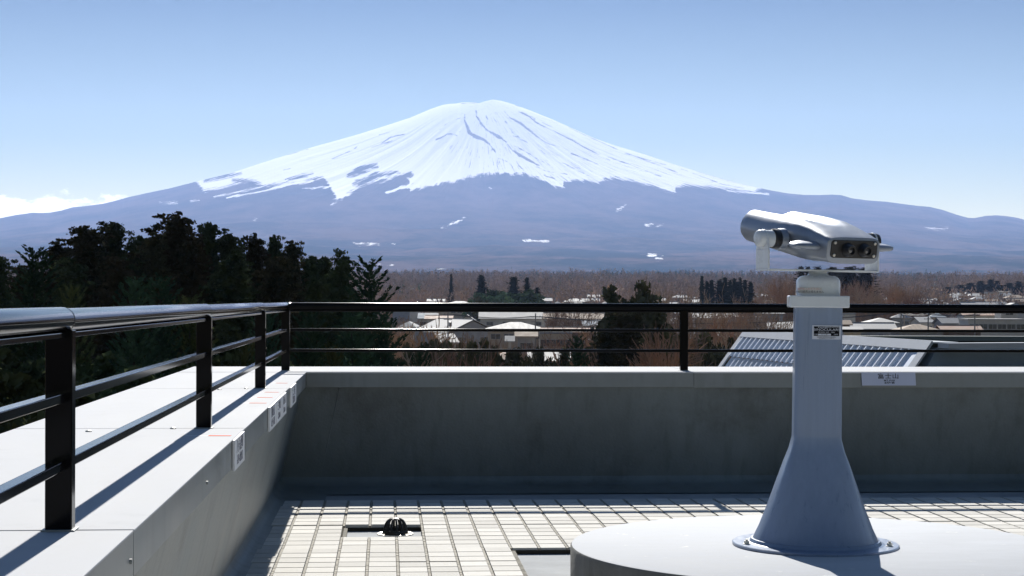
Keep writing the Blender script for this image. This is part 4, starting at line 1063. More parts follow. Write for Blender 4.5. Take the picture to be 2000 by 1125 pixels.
# shaded slope of younger evergreens below the stand
v, f = cedar_crown(77, 14, 3.4, 0.95, nl=110, per=40, size=0.16, pointed=0.7, core=2600)
yc = withmat(v, f, 'young_cedar_crown', M['sugi']); yt = trunk_mesh(13.5, 0.2, 0.04, 78, 0, 6); yt.materials.append(M['bark'])
k = 0
YCL = [(-30, 700, 52), (60, 742, 46), (150, 760, 44), (240, 728, 50), (330, 714, 56), (-60, 660, 66), (20, 690, 64), (110, 700, 62), (200, 696, 66), (290, 694, 70), (400, 690, 66), (470, 700, 60), (540, 704, 64), (610, 700, 70), (665, 706, 66), (20, 800, 36), (120, 820, 33)]
for (px, py, d) in YCL:
    top = PT(px, py, d); g0 = gz(d) - 1.5; s_ = (top.z - g0) / 14; k += 1
    rank = ordn(sorted(q[0] + q[2] * 1e-3 for q in YCL).index(px + d * 1e-3))
    plant(yc, yt, None, None, (top.x, top.y, g0), (max(s_, 1.0) * 0.9, max(s_, 1.0) * 0.9, s_), k * 1.3, 'young_cedar_tree', 'dark young cedar on the shaded slope behind the left coping, %s from the left' % rank, 'tree', 'young cedars on the shaded slope behind the left coping')

def fir(px, py, d, kind, wpx, lab, ybot=None, nm='fir_tree', grp='pale green firs in front of the dark cedars'):
    cm, tm, Hh = firs[kind]; top = PT(px, py, d); g0 = gz(d) if ybot is None else PT(px, ybot, d).z
    s_ = (top.z - g0) / Hh; bw = (3.1, 3.6, 3.6)[kind]; sw = (wpx / 2 * d / F) / bw * 1.45
    r_ = plant(cm, tm, None, None, (top.x, top.y, g0), (sw, sw, s_), px * 0.21, nm, lab, 'tree', grp)
    return r_
fir(69, 477, 72, 0, 190, 'pale green fir standing alone at the left, above the handrail')
fir(722, 497, 74, 1, 190, 'grey-green fir at the right end of the dark stand')
fir(262, 534, 62, 0, 170, 'left one of two blue-green firs in front of the tallest cedar')
fir(312, 532, 64, 1, 200, 'right one of two blue-green firs in front of the tallest cedar')
fir(140, 545, 68, 2, 150, 'yellowish fir with long flat branches below the twin cedars')
fir(372, 566, 66, 2, 170, 'yellow-green fir just above the left handrail')
fir(520, 590, 56, 1, 150, 'green fir seen through the railing left of the corner post')
fir(604, 600, 54, 0, 170, 'green fir seen between the rails right of the corner post')
fir(476, 640, 50, 2, 110, 'low yellow-green fir between the second and third railing post')
fir(752, 600, 70, 1, 130, 'dark green fir below the sun glint on the handrail')
fir(690, 600, 62, 0, 180, 'green fir below the right end of the cedar stand')
fir(822, 672, 75, 1, 100, 'dark fir behind the lowest rails below the glint')
fir(650, 660, 50, 2, 130, 'low yellow-green fir just above the far coping')
# --- mid-ground evergreens
v, f = round_crown(5, 15, 4.2, 190, 80, 0.24, 0.22); rH = float(v[:, 2].max()); rcm = withmat(v, f, 'broad_crown', M['bush'])
v, f = round_crown(8, 13, 5.5, 170, 80, 0.30, 0.35); pH = float(v[:, 2].max()); pcm = withmat(v, f, 'pine_crown', M['pine'])
rtm = trunk_mesh(9, 0.35, 0.12, 91); rtm.materials.append(M['bark'])
def blob(px, py, wpx, d, kind, lab, ybot=None, nm='broadleaf_evergreen'):
    top = PT(px, py, d); g0 = gz(d) if ybot is None else PT(px, ybot, d).z
    Hh, bw, cm = ((rH, 4.2, rcm), (pH, 5.5, pcm))[kind]
    s_ = (top.z - g0) / Hh; sw = max((wpx / 2 * d / F) / bw, 0.5 * s_)
    return plant(cm, rtm, None, None, (top.x, top.y, g0), (sw, sw, s_), px * 0.5, nm, lab, 'tree', None)
blob(1240, 545, 190, 150, 0, 'dark rounded evergreen tree rising above the far handrail')
cedar(1197, 570, 140, 4, 44, 'yellowish conifer leaning against the dark rounded evergreen', None, 'conifer_tree')
cedar(1222, 605, 130, 1, 150, 'black-green conifer between the rails under the rounded evergreen', None, 'conifer_tree')
cedar(1185, 640, 122, 3, 120, 'dark conifer left of the far post, behind the lower rails', None, 'conifer_tree')
fir(1128, 652, 110, 0, 90, 'small pale-tipped fir standing between the two lower rails', None, 'fir_tree', None)
cedar(940, 536, 700, 4, 34, 'dark spire-topped conifer at the wood edge, left of the pair', None, 'conifer_tree')
cedar(1003, 539, 720, 1, 40, 'dark conifer at the wood edge, left one of a pair', None, 'conifer_tree')
cedar(1029, 541, 715, 3, 24, 'dark slim conifer at the wood edge, right one of a pair', None, 'conifer_tree')
cedar(881, 535, 900, 3, 14, 'small dark conifer alone in the brown wood', None, 'conifer_tree')
cedar(1049, 560, 640, 1, 24, 'dark rounded conifer below the pair at the wood edge', None, 'conifer_tree')
blob(962, 568, 105, 600, 1, 'blue-green pine with a low rounded crown, left one', None, 'pine_tree')
blob(1000, 563, 150, 610, 1, 'blue-green pine with a broad flat crown, middle one', None, 'pine_tree')
blob(940, 578, 50, 590, 0, 'green rounded tree at the foot of the pines', None, 'pine_tree')
blob(1020, 570, 90, 605, 1, 'olive pine at the right end of the pine clump', None, 'pine_tree')
for i, (px, py, w_) in enumerate([(1371, 538, 10), (1381, 548, 14), (1390, 546, 14), (1405, 545, 18), (1416, 541, 14), (1426, 546, 14), (1434, 543, 12), (1446, 541, 12), (1455, 546, 14), (1466, 549, 16), (1440, 550, 26), (1412, 551, 24)]):
    cedar(px, py, 640 + (i % 4) * 12, 4 if i % 2 else 0, w_ * 1.5, '%s dark conifer in the far clump right of the far post' % ['first', 'second', 'third', 'fourth', 'fifth', 'sixth', 'seventh', 'eighth', 'ninth', 'tenth', 'eleventh', 'twelfth'][i], 'far conifer clump left of the binoculars', 'conifer_tree')
for i, (px, py, w_) in enumerate([(1565, 519, 16), (1578, 520, 14), (1597, 519, 18), (1624, 521, 30), (1660, 519, 40), (1690, 522, 34), (1640, 524, 44)]):
    cedar(px, py, 660 + i * 6, 3 if i % 2 else 1, w_ * 2.2, '%s dark green treetop showing under the fork of the binoculars' % ['first', 'second', 'third', 'fourth', 'fifth', 'sixth', 'seventh'][i], 'treetops under the fork of the binoculars', 'conifer_tree')
for i, (px, py, w_) in enumerate([(1935, 545, 26), (1947, 548, 22), (1915, 548, 30), (1895, 552, 34), (1972, 552, 30), (1990, 549, 26), (1960, 556, 30), (1875, 556, 34), (1925, 556, 36), (1982, 560, 40), (1850, 560, 30)]):
    cedar(px, py, 1300 + (i % 3) * 30, 4 if i % 2 else 1, w_ * 1.2, '%s dark conifer of the belt behind the far right houses' % ['first', 'second', 'third', 'fourth', 'fifth', 'sixth', 'seventh', 'eighth', 'ninth', 'tenth', 'eleventh'][i], 'conifer belt behind the far right houses', 'conifer_tree')

# --- bare deciduous trees
bares = []
for k, (lv, sp, tw) in enumerate(((5, 0.62, 0.028), (5, 0.75, 0.028), (5, 0.45, 0.028), (5, 0.55, 0.03))):
    (v0, f0), (v1, f1) = bare_tree(60 + k, 11, sp, lv, 0.26 if k != 3 else 0.18, 0.021, tw, 3 if k in (0, 3) else 2)
    tm = withmat(v0, f0, 'bare_trunk', M['bark']); cm = withmat(v1, f1, 'bare_crown', M['twig'] if k % 2 == 0 else M['twigr'])
    dim = np.abs(v1[:, :2]).max(0).mean(); bares.append((cm, tm, dim))
def bare(px, py, wpx, d, kind, lab, grp=None, nm='bare_tree', ybot=None):
    cm, tm, bw = bares[kind]; top = PT(px, py, d); g0 = gz(d) if ybot is None else PT(px, ybot, d).z
    s_ = (top.z - g0) / 11; sw = max((wpx / 2 * d / F) / bw, 0.62 * s_)
    return plant(cm, tm, None, None, (top.x, top.y, g0), (sw, sw, s_), px * 1.7, nm, lab, 'tree', grp)
bare(1112, 566, 110, 390, 0, 'bare forked tree in front of the houses left of the dark evergreen')
bare(1268, 537, 74, 330, 2, 'tall bare tree right behind the dark rounded evergreen')
bare(1312, 548, 100, 340, 0, 'pale bare tree, left of the far post, with a fan of twigs')
bare(1406, 553, 120, 330, 1, 'rusty brown bare tree right of the far post')
bare(1402, 600, 130, 260, 3, 'bare tree with a dark trunk crossing the lower rails')
bare(1470, 590, 90, 290, 0, 'bare tree with spreading twigs left of the binoculars')
bare(1525, 600, 90, 280, 2, 'bare shrubby tree against the column of the binoculars')
rb_ = random.Random(9); lst = []
for i in range(20):     # brown wood to the right of the far post
    px = 1240 + i * 25 + rb_.uniform(-8, 8)
    if px > 1730: px = rb_.uniform(1640, 1800)
    ty = 566 + rb_.uniform(-6, 14) if px < 1480 else 548 + rb_.uniform(-10, 14) - (10 if 1500 < px < 1700 else 0)
    lst.append((px, ty, rb_.uniform(60, 100), rb_.uniform(320, 470)))
for px, ty in ((1660, 541), (1690, 538), (1710, 541), (1735, 548), (1755, 548), (1780, 552), (1800, 556), (1812, 566), (1672, 552), (1700, 556), (1726, 560), (1765, 566), (1790, 572), (1825, 574), (1575, 545), (1540, 552), (1500, 566), (1520, 556), (1650, 560)):
    lst.append((px, ty, rb_.uniform(60, 90), rb_.uniform(290, 400)))
lst.sort()
lst = [q for k, q in enumerate(lst) if not (q[0] < 1560 and k % 3 == 1)]
for i, (px, ty, w_, d) in enumerate(lst):
    if px > 1480: d = rb_.uniform(545, 640)
    bare(px, ty, w_, d, rb_.randrange(4), 'brown bare tree, %s from the left in the wood behind the binoculars' % ordn(i), 'brown bare trees of the wood on the right')
lst = []
for i in range(46):     # between the houses and the terrace, left and centre
    px = 770 + i * 15 + rb_.uniform(-10, 10); ty = rb_.choice([606, 618, 632, 640, 655, 668]) + rb_.uniform(-6, 6)
    if 940 < px < 1080 and ty < 650: ty = 668 + rb_.uniform(-6, 6)
    if 830 < px < 950 and ty < 645: ty = 650 + rb_.uniform(-6, 6)
    lst.append((px, ty, rb_.uniform(46, 80), rb_.uniform(180, 330)))
lst.sort()
for i, (px, ty, w_, d) in enumerate(lst):
    bare(px, ty, w_, d, rb_.randrange(4), 'small bare tree, %s from the left in the gardens below the far coping' % ordn(i), 'bare garden trees below the far coping')
# evergreen shrubs scattered in the gardens
lst = []
for i in range(70):
    px = 750 + i * 18 + rb_.uniform(-12, 12); d = rb_.uniform(120, 520); 
    lst.append((px, d))
lst.sort()
for i, (px, d) in enumerate(lst):
    hh = rb_.uniform(2.2, 5.0); py = hz(px) + (H - (gz(d) + hh)) * F / d
    blob(px, py, rb_.uniform(3, 6.5) * F / d, d, i % 3 == 0, 'low evergreen garden tree, %s from the left below the far rails' % ordn(i), None, 'garden_evergreen')

BU = [(788, 668, 80), (822, 660, 70), (858, 668, 84), (890, 664, 90), (925, 660, 80), (955, 664, 76), (985, 676, 60), (1035, 674, 60), (1075, 676, 70), (1112, 690, 60), (1160, 668, 80), (1262, 652, 90), (1290, 640, 80), (1310, 662, 90), (1352, 644, 80), (1380, 660, 90), (1408, 650, 80), (1270, 682, 100), (1340, 684, 100), (1395, 688, 90), (790, 700, 60), (865, 704, 50), (915, 702, 46), (948, 692, 44), (1000, 706, 60), (1040, 704, 44)]
BU.sort()
for i, (px, py, w_) in enumerate(BU):
    blob(px, py, w_ * 1.25, 128 + (i * 37) % 30, 0, 'dark evergreen shrub, %s from the left just beyond the far coping' % ordn(i), PT(px, py, 130).z and None, 'garden_shrub')
NB = [(800, 640, 90), (845, 628, 80), (880, 655, 90), (925, 648, 90), (965, 655, 70), (1000, 690, 60), (1065, 660, 80), (1165, 640, 80), (1262, 618, 90), (1300, 604, 100), (1345, 612, 90), (1375, 606, 90), (1425, 612, 80), (1440, 640, 70), (905, 682, 70), (1090, 690, 60)]
NB.sort()
for i, (px, py, w_) in enumerate(NB):
    bare(px, py, w_, 118 + (i * 29) % 34, (0, 3, 1, 2)[i % 4], 'near bare tree, %s from the left crossing the lower rails' % ordn(i), 'near bare trees crossing the lower rails')

# --- the brown larch wood on the plain: nobody could count it
HOUSES = []
def wood(name, lab, cat_, n, dist, pxr, hr, wr, mt_, seed, spire=True, faces=14, clear=None):
    g = NR(seed); d = dist[0] + (dist[1] - dist[0]) * g.rand(n) ** 1.2; px = pxr[0] + (pxr[1] - pxr[0]) * g.rand(n); u = (px - 1000) / F * d
    keep = fbm(u / 90, d / 160, 3, seed) > (0.36 if n < 9000 else 0.25)
    if clear:
        for (hu, hv, hr_) in HOUSES: keep &= (np.abs(u - hu) > hr_) | (np.abs(d - hv) > hr_ * 0.8)
    d, u = d[keep], u[keep]; n = len(d); h = (hr[0] + (hr[1] - hr[0]) * g.rand(n)) * (0.62 + 0.75 * fbm(u / 45 + 9, d / 110, 3, seed + 5)); w_ = wr * h * (0.7 + 0.6 * g.rand(n))
    zg = np.interp(d, BASE_D, BASE_Z) + H
    B = np.stack([rt.x * u + fw.x * d, rt.y * u + fw.y * d, zg], 1)
    t = g.rand(n, faces); a = g.rand(n, faces) * 6.283
    env = (1 - t) ** 0.8 if spire else np.sqrt(np.clip(1 - (2 * t - 1.1) ** 2 * 0.8, 0.02, 1))
    tt = 0.12 + 0.86 * t
    rr_ = w_[:, None] * env * (0.25 + 0.35 * g.rand(n, faces))
    C_ = B[:, None] + np.stack([np.cos(a) * rr_, np.sin(a) * rr_, tt * h[:, None]], -1)
    s_ = (w_[:, None] * (0.35 if spire else 0.24) * (0.35 + env))[..., None]
    U_ = rdir(g, n * faces).reshape(n, faces, 3) * s_ * 0.55; U_[..., 2] = np.abs(U_[..., 2]) + s_[..., 0] * 0.35
    V_ = rdir(g, n * faces).reshape(n, faces, 3) * s_ * 0.42
    v1, f1 = cards(C_.reshape(-1, 3), U_.reshape(-1, 3), V_.reshape(-1, 3))
    # a stem for each
    C2 = B + np.stack([0 * h, 0 * h, h * 0.5], 1); U2 = np.stack([0 * h, 0 * h, h * 0.52], 1); V2 = np.stack([w_ * 0 + 0.09, 0 * h, 0 * h], 1)
    v2, f2 = cards(C2, U2, V2)
    v, f = join([(v1, f1), (v2, f2)])
    me = withmat(v, f, name, mt_); o = link(name, me); tag(o, lab, cat_, kind='stuff')
wood('larch_wood', 'brown bare larch wood covering the plain before the mountain', 'wood', 15000, (880, 3300), (-200, 2200), (11, 19), 0.27, M['larch'], 31, False, 26)
wood('mixed_evergreen_wood', 'blue-green pine wood scattered through the brown plain', 'wood', 1300, (1100, 3300), (-200, 2200), (10, 16), 0.30, M['pine'], 33, True, 22)
wood('far_pine_belt', 'blue-green pine belt along the far edge of the brown wood', 'wood', 3200, (2650, 3380), (-200, 2200), (11, 19), 0.3, M['farcon2'], 43, True, 22)
wood('slope_scrub', 'dark evergreen undergrowth on the slope below the terrace', 'undergrowth', 1500, (34, 150), (-300, 1250), (1.5, 4.5), 0.7, M['sugi'], 39, False, 60)
# ------------------------------------------------------------------ houses of the town
M['wallA'] = mat('house_plaster', (0.50, 0.48, 0.44), 0.85, noise=0.12, nscale=0.8)
M['wallB'] = mat('house_boards', (0.16, 0.11, 0.08), 0.85, noise=0.25, nscale=1.5, stretch=(0.3, 0.3, 6))
M['wallC'] = mat('house_grey', (0.28, 0.29, 0.31), 0.85, noise=0.15, nscale=0.8)
M['wallD'] = mat('house_cream', (0.40, 0.34, 0.27), 0.85, noise=0.15, nscale=0.8)
M['roofW'] = mat('roof_pale_metal', (0.40, 0.40, 0.40), 0.7, spec=0.1, noise=0.12, nscale=0.6, stretch=(3, 0.4, 1))
M['roofG'] = mat('roof_grey_metal', (0.22, 0.23, 0.25), 0.7, spec=0.1, noise=0.15, nscale=0.6, stretch=(3, 0.4, 1))
M['roofB'] = mat('roof_blue_metal', (0.22, 0.27, 0.33), 0.7, spec=0.1, noise=0.15, nscale=0.6)
M['roofR'] = mat('roof_brown_tile', (0.22, 0.12, 0.085), 0.8, noise=0.25, nscale=1.0)
M['roofT'] = mat('roof_tan_metal', (0.33, 0.27, 0.22), 0.8, spec=0.1, noise=0.15, nscale=0.8)
M['pane'] = mat('window_pane', (0.03, 0.04, 0.05), 0.15, spec=0.6)
M['frame'] = mat('window_frame', (0.35, 0.35, 0.36), 0.5)
M['pole'] = mat('utility_pole', (0.24, 0.23, 0.22), 0.8)
def house(px, pyr, wpx, d, kind='hip', depth=None, hw_=3.2, rise=None, rz=0.0, wall='wallA', roof='roofW', lab='', nm='house', rows=1, nwin=3, ov=0.6, group=None):
    """pyr: row of the ridge (or flat top); stands on the ground there"""
    Wd = wpx * d / F; dp = depth or Wd * 0.7; rise = Wd * 0.14 if rise is None else rise
    top = PT(px, pyr, d); g0 = gz(d) - 1.5; eave = top.z - rise
    r_ = empty(nm, (top.x, top.y, g0), -YAW + rz, label=lab, cat='house' if nm == 'house' else 'building', group=group)
    HOUSES.append(((px - 1000) * d / F, d, Wd / 2 + 1.5))
    he = eave - g0; hx, hy = Wd / 2 - ov, dp / 2 - ov
    m = MB(); m.box(-hx, hx, -hy, hy, 0, he)
    if kind == 'gable':     # ridge runs front to back, gable faces the camera
        m.add([(-hx, -hy, he), (hx, -hy, he), (0, -hy, he + rise * 0.92), (-hx, hy, he), (hx, hy, he), (0, hy, he + rise * 0.92)], [(0, 1, 2), (3, 5, 4)])
    if kind == 'side':
        m.add([(-hx, -hy, he), (-hx, hy, he), (-hx, 0, he + rise * 0.92), (hx, -hy, he), (hx, hy, he), (hx, 0, he + rise * 0.92)], [(0, 1, 2), (3, 5, 4)])
    m.build('wall', M[wall], r_)
    X, Y = Wd / 2, dp / 2; t_ = 0.18; m = MB()
    if kind == 'hip':
        q = min(X, Y) * 0.95; rx = X - q if X > Y else 0.15; ry = Y - q if Y >= X else 0.15
        a = [(-X, -Y, he), (X, -Y, he), (X, Y, he), (-X, Y, he)]; b = [(-X, -Y, he + t_), (X, -Y, he + t_), (X, Y, he + t_), (-X, Y, he + t_)]
        c = [(-rx, -ry, he + rise), (rx, -ry, he + rise), (rx, ry, he + rise), (-rx, ry, he + rise)]
        m.add(a + b + c, [(3, 2, 1, 0)] + [(i, (i + 1) % 4, 4 + (i + 1) % 4, 4 + i) for i in range(4)] + [(4 + i, 4 + (i + 1) % 4, 8 + (i + 1) % 4, 8 + i) for i in range(4)] + [(8, 9, 10, 11)])
    elif kind == 'gable':
        for s_ in (-1, 1):
            m.add([(0, -Y, he + rise), (s_ * X, -Y, he), (s_ * X, Y, he), (0, Y, he + rise), (0, -Y, he + rise + t_), (s_ * X, -Y, he + t_), (s_ * X, Y, he + t_), (0, Y, he + rise + t_)],
                  [(0, 1, 2, 3), (7, 6, 5, 4), (0, 4, 5, 1), (1, 5, 6, 2), (2, 6, 7, 3)])
    elif kind == 'side':
        for s_ in (-1, 1):
            m.add([(-X, 0, he + rise), (-X, s_ * Y, he), (X, s_ * Y, he), (X, 0, he + rise), (-X, 0, he + rise + t_), (-X, s_ * Y, he + t_), (X, s_ * Y, he + t_), (X, 0, he + rise + t_)],
                  [(0, 1, 2, 3), (7, 6, 5, 4), (0, 4, 5, 1), (1, 5, 6, 2), (2, 6, 7, 3)])
    else:
        m.box(-X + ov * 0.8, X - ov * 0.8, -Y + ov * 0.8, Y - ov * 0.8, he, he + 0.35)
    rf = m.build('roof', M[roof], r_)
    if kind in ('side', 'gable') and Wd > 7:
        c = MB(); (c.box(-X * 0.98, X * 0.98, -0.14, 0.14, he + rise + 0.1, he + rise + 0.3) if kind == 'side' else c.box(-0.14, 0.14, -Y * 0.98, Y * 0.98, he + rise + 0.1, he + rise + 0.3)); c.build('ridge_cap', M['roofG'], rf)
    for rw in range(rows):
        for i in range(nwin):
            xw = -hx + (i + 0.6) * (2 * hx / (nwin + 0.2)); ww = min(1.1, hx * 0.5 / nwin * 1.2 + 0.35); zt2 = he - 0.9 - rw * 2.8
            if zt2 < 1.2: continue
            w_ = MB().box(xw - ww, xw + ww, -hy - 0.07, -hy + 0.01, zt2 - 1.25, zt2).build('window', M['frame'], r_)
            MB().box(xw - ww + 0.08, xw - 0.04, -hy - 0.09, -hy - 0.071, zt2 - 1.17, zt2 - 0.08).box(xw + 0.04, xw + ww - 0.08, -hy - 0.09, -hy - 0.071, zt2 - 1.17, zt2 - 0.08).build('pane', M['pane'], w_)
    return r_
house(890, 624, 112, 430, 'gable', 22, rise=3.2, rz=0.45, wall='wallC', roof='roofW', lab='grey gabled hall with a pale metal roof, behind the middle rail', nwin=2)
house(1007, 629, 118, 400, 'hip', 12, rise=1.7, wall='wallD', roof='roofW', lab='low house with a broad cream hipped roof just above the middle rail', nwin=4)
house(1035, 607, 200, 560, 'side', 12, rise=2.6, wall='wallA', roof='roofW', lab='long white-roofed building below the top rail with pale walls', nwin=6)
house(1120, 612, 120, 540, 'side', 11, rise=1.8, wall='wallA', roof='roofT', lab='long low building with a tan roof behind the bare forked tree', nwin=4)
house(1130, 641, 150, 360, 'side', 8, rise=0.9, wall='wallB', roof='roofR', lab='long building with a reddish band of roof just above the middle rail', nwin=5)
house(858, 617, 56, 520, 'side', 9, rise=1.0, wall='wallA', roof='roofR', lab='small building with a pink-brown roof left of the grey gabled hall', nwin=2)
house(936, 606, 62, 640, 'flat', 9, rise=0.4, wall='wallA', roof='roofW', lab='low white flat block under the handrail, left of centre', nwin=4)
house(852, 584, 36, 900, 'side', 9, rise=1.4, wall='wallA', roof='roofW', lab='left one of two bright far roofs above the handrail beside the glint', nwin=2)
house(898, 588, 52, 880, 'hip', 10, rise=1.4, wall='wallA', roof='roofW', lab='right one of two bright far roofs above the handrail beside the glint', nwin=2)
house(1122, 583, 46, 900, 'hip', 10, rise=1.8, wall='wallA', roof='roofW', lab='pale hipped roof above the handrail behind the bare forked tree', nwin=2)
house(1163, 581, 30, 980, 'hip', 8, rise=1.6, wall='wallA', roof='roofW', lab='small white hipped roof above the handrail, left of the dark evergreen', nwin=2)
house(1194, 568, 18, 1000, 'side', 8, rise=1.2, wall='wallA', roof='roofW', lab='narrow white two-storey house left of the dark evergreen', nwin=1)
house(1281, 583, 40, 800, 'side', 9, rise=1.4, wall='wallA', roof='roofW', lab='white roof above the handrail right of the dark evergreen', nwin=2)
house(1380, 585, 60, 820, 'side', 9, rise=1.5, wall='wallA', roof='roofW', lab='long white roof above the handrail right of the far post', nwin=3)
house(1028, 648, 46, 300, 'side', 5, rise=0.9, wall='wallC', roof='roofT', lab='shed with a ribbed cream roof between the two lower rails', nwin=1)
house(996, 658, 20, 270, 'side', 3, rise=0.8, wall='wallA', roof='roofW', lab='tiny white shed left of the ribbed cream roof', nwin=1)
house(1085, 647, 76, 290, 'flat', 6, rise=0.4, wall='wallD', roof='roofG', lab='brown boarded block between the lower rails', nwin=3)
house(885, 687, 128, 150, 'hip', 6, rise=1.3, wall='wallB', roof='roofT', lab='low building with a cream hipped roof under the lowest rail, left', nwin=3)
house(985, 689, 96, 160, 'hip', 6, rise=1.2, wall='wallB', roof='roofR', lab='low building with a red-brown roof under the lowest rail', nwin=2)
house(1072, 686, 84, 165, 'side', 6, rise=1.0, wall='wallB', roof='roofW', lab='low building with a pale ribbed roof under the lowest rail, left of the small fir', nwin=2)
house(868, 653, 40, 330, 'side', 8, rise=1.6, rz=0.3, wall='wallA', roof='roofW', lab='cream-walled house between the lower rails, left', nwin=2)
house(1255, 650, 80, 300, 'side', 8, rise=1.2, wall='wallD', roof='roofW', lab='pale roof glimpsed between the trees left of the far post', nwin=3)
house(1395, 612, 90, 460, 'side', 9, rise=1.4, wall='wallA', roof='roofW', lab='white building behind bare trees right of the far post', nwin=4)
house(1455, 618, 70, 420, 'flat', 8, rise=0.4, wall='wallA', roof='roofW', lab='white flat block behind bare trees left of the binoculars', nwin=3)
house(1500, 604, 60, 520, 'side', 8, rise=1.4, wall='wallC', roof='roofW', lab='grey house just left of the binocular column below the handrail', nwin=2)
house(1525, 630, 60, 380, 'side', 8, rise=1.4, wall='wallA', roof='roofW', lab='white house beside the column above the middle rail', nwin=2)
house(1655, 611, 32, 420, 'flat', 7, rise=0.4, wall='wallA', roof='roofG', lab='plain white block immediately right of the column', nwin=0)
house(1651, 627, 22, 330, 'side', 4, rise=0.8, wall='wallB', roof='roofT', lab='small brown shed right of the column', nwin=0)
house(1719, 621, 62, 400, 'hip', 9, rise=1.2, wall='wallC', roof='roofW', lab='house with a pale low hipped roof right of the column', nwin=2)
house(1702, 632, 90, 350, 'side', 7, rise=1.2, wall='wallC', roof='roofW', lab='wide pale roof just below the hipped roof right of the column', nwin=2)
house(1660, 640, 46, 300, 'side', 6, rise=0.8, wall='wallA', roof='roofW', lab='bright low roof above the middle rail right of the column', nwin=1)
house(1790, 633, 96, 340, 'hip', 9, rise=1.5, wall='wallC', roof='roofT', lab='broad light-brown hipped roof in the middle of the right-hand houses', nwin=3)
house(1872, 637, 84, 350, 'side', 7, rise=1.0, wall='wallB', roof='roofR', lab='long low pinkish roof in front of the white office block', nwin=3)
house(1938, 622, 122, 420, 'flat', 10, rise=0.4, wall='wallA', roof='roofW', lab='wide white two-storey office block at the right edge', nm='office_block', rows=2, nwin=6)
house(1910, 609, 76, 520, 'side', 10, rise=1.2, wall='wallA', roof='roofR', lab='cream building with a red-brown roof behind the office block', nwin=4)
house(1965, 598, 40, 500, 'flat', 8, rise=0.4, wall='wallA', roof='roofW', lab='tall plain white block above the office block', nwin=1)
FAR = [(1868, 572, 36, 'hip', 'roofW'), (1905, 573, 38, 'hip', 'roofW'), (1947, 570, 46, 'flat', 'roofW'), (1982, 576, 40, 'hip', 'roofT'), (1840, 577, 30, 'side', 'roofT'), (1874, 583, 36, 'gable', 'roofB'), (1912, 579, 36, 'hip', 'roofG'), (1938, 584, 34, 'side', 'roofT'), (1985, 583, 44, 'side', 'roofT'),
       (1845, 590, 34, 'hip', 'roofW'), (1890, 591, 30, 'side', 'roofW'), (1925, 590, 62, 'side', 'roofW'), (1978, 592, 44, 'gable', 'roofW'), (1812, 583, 26, 'side', 'roofW'), (1888, 571, 20, 'hip', 'roofG'), (1965, 573, 20, 'side', 'roofG'), (1862, 578, 18, 'side', 'roofW'), (1955, 590, 24, 'side', 'roofG')]
FAR.sort(key=lambda a: a[0])
for i, (px, py, w_, k_, rf_) in enumerate(FAR):
    house(px, py, w_, 1230 - (py - 570) * 17, k_, 9, rise=2.0 if k_ != 'flat' else 0.5, wall=['wallA', 'wallC', 'wallD'][i % 3], roof=rf_, lab='%s house from the left in the far right cluster above the handrail' % ordn(i), nwin=2, group='far houses above the handrail at the right')
F2 = []
r2 = random.Random(12)
for i in range(40):
    px = 1050 + i * 20 + r2.uniform(-8, 8)
    if 1195 < px < 1270: continue
    F2.append((px, r2.choice([574, 578, 582, 586, 590]) + r2.uniform(-2, 2), r2.uniform(22, 40)))
F2.sort()
for i, (px, py, w_) in enumerate(F2):
    house(px, py, w_, 1060 - (py - 574) * 12, r2.choice(['hip', 'side', 'side']), 9, rise=1.8, wall=['wallA', 'wallC', 'wallD'][i % 3], roof=r2.choice(['roofW', 'roofW', 'roofW', 'roofT', 'roofG']), lab='%s house from the left at the edge of the brown wood above the handrail' % ordn(i), nwin=2, group='houses at the edge of the brown wood')
MIDH = []
rh = random.Random(4)
for i in range(44):
    px = 790 + i * 19 + rh.uniform(-12, 12); py = rh.choice([592, 596, 600, 603, 606, 610, 614]) + rh.uniform(-2, 2)
    if 1200 < px < 1260: continue
    MIDH.append((px, py, rh.uniform(26, 48)))
MIDH.sort()
for i, (px, py, w_) in enumerate(MIDH):
    d = 780 - (py - 596) * 14
    house(px, py, w_, d, rh.choice(['hip', 'side', 'side', 'gable']), 8, rise=1.7, wall=rh.choice(['wallA', 'wallC', 'wallD']), roof=rh.choice(['roofW', 'roofW', 'roofG', 'roofB', 'roofT']), lab='%s house from the left in the row just under the handrail' % ordn(i), nwin=2, group='houses in the row just under the handrail')
LOWH = [(800, 628, 36, 'roofW'), (1160, 626, 50, 'roofB'), (1215, 660, 44, 'roofW'), (1300, 622, 46, 'roofW'), (1340, 640, 44, 'roofG'), (1290, 648, 40, 'roofW'), (1420, 646, 46, 'roofW'), (1180, 650, 46, 'roofW'), (1850, 622, 44, 'roofG'), (1830, 611, 36, 'roofB'), (1760, 612, 40, 'roofG'), (1800, 620, 34, 'roofW')]
LOWH.sort()
for i, (px, py, w_, rf_) in enumerate(LOWH):
    d = 560 - (py - 610) * 5.5
    house(px, py, w_, d, 'side' if i % 2 else 'hip', 7, rise=1.5, rz=rh.uniform(-.3, .3), wall=['wallA', 'wallD', 'wallC'][i % 3], roof=rf_, lab='%s house from the left among the scattered houses between the rails' % ordn(i), nwin=2, group='scattered houses between the rails')
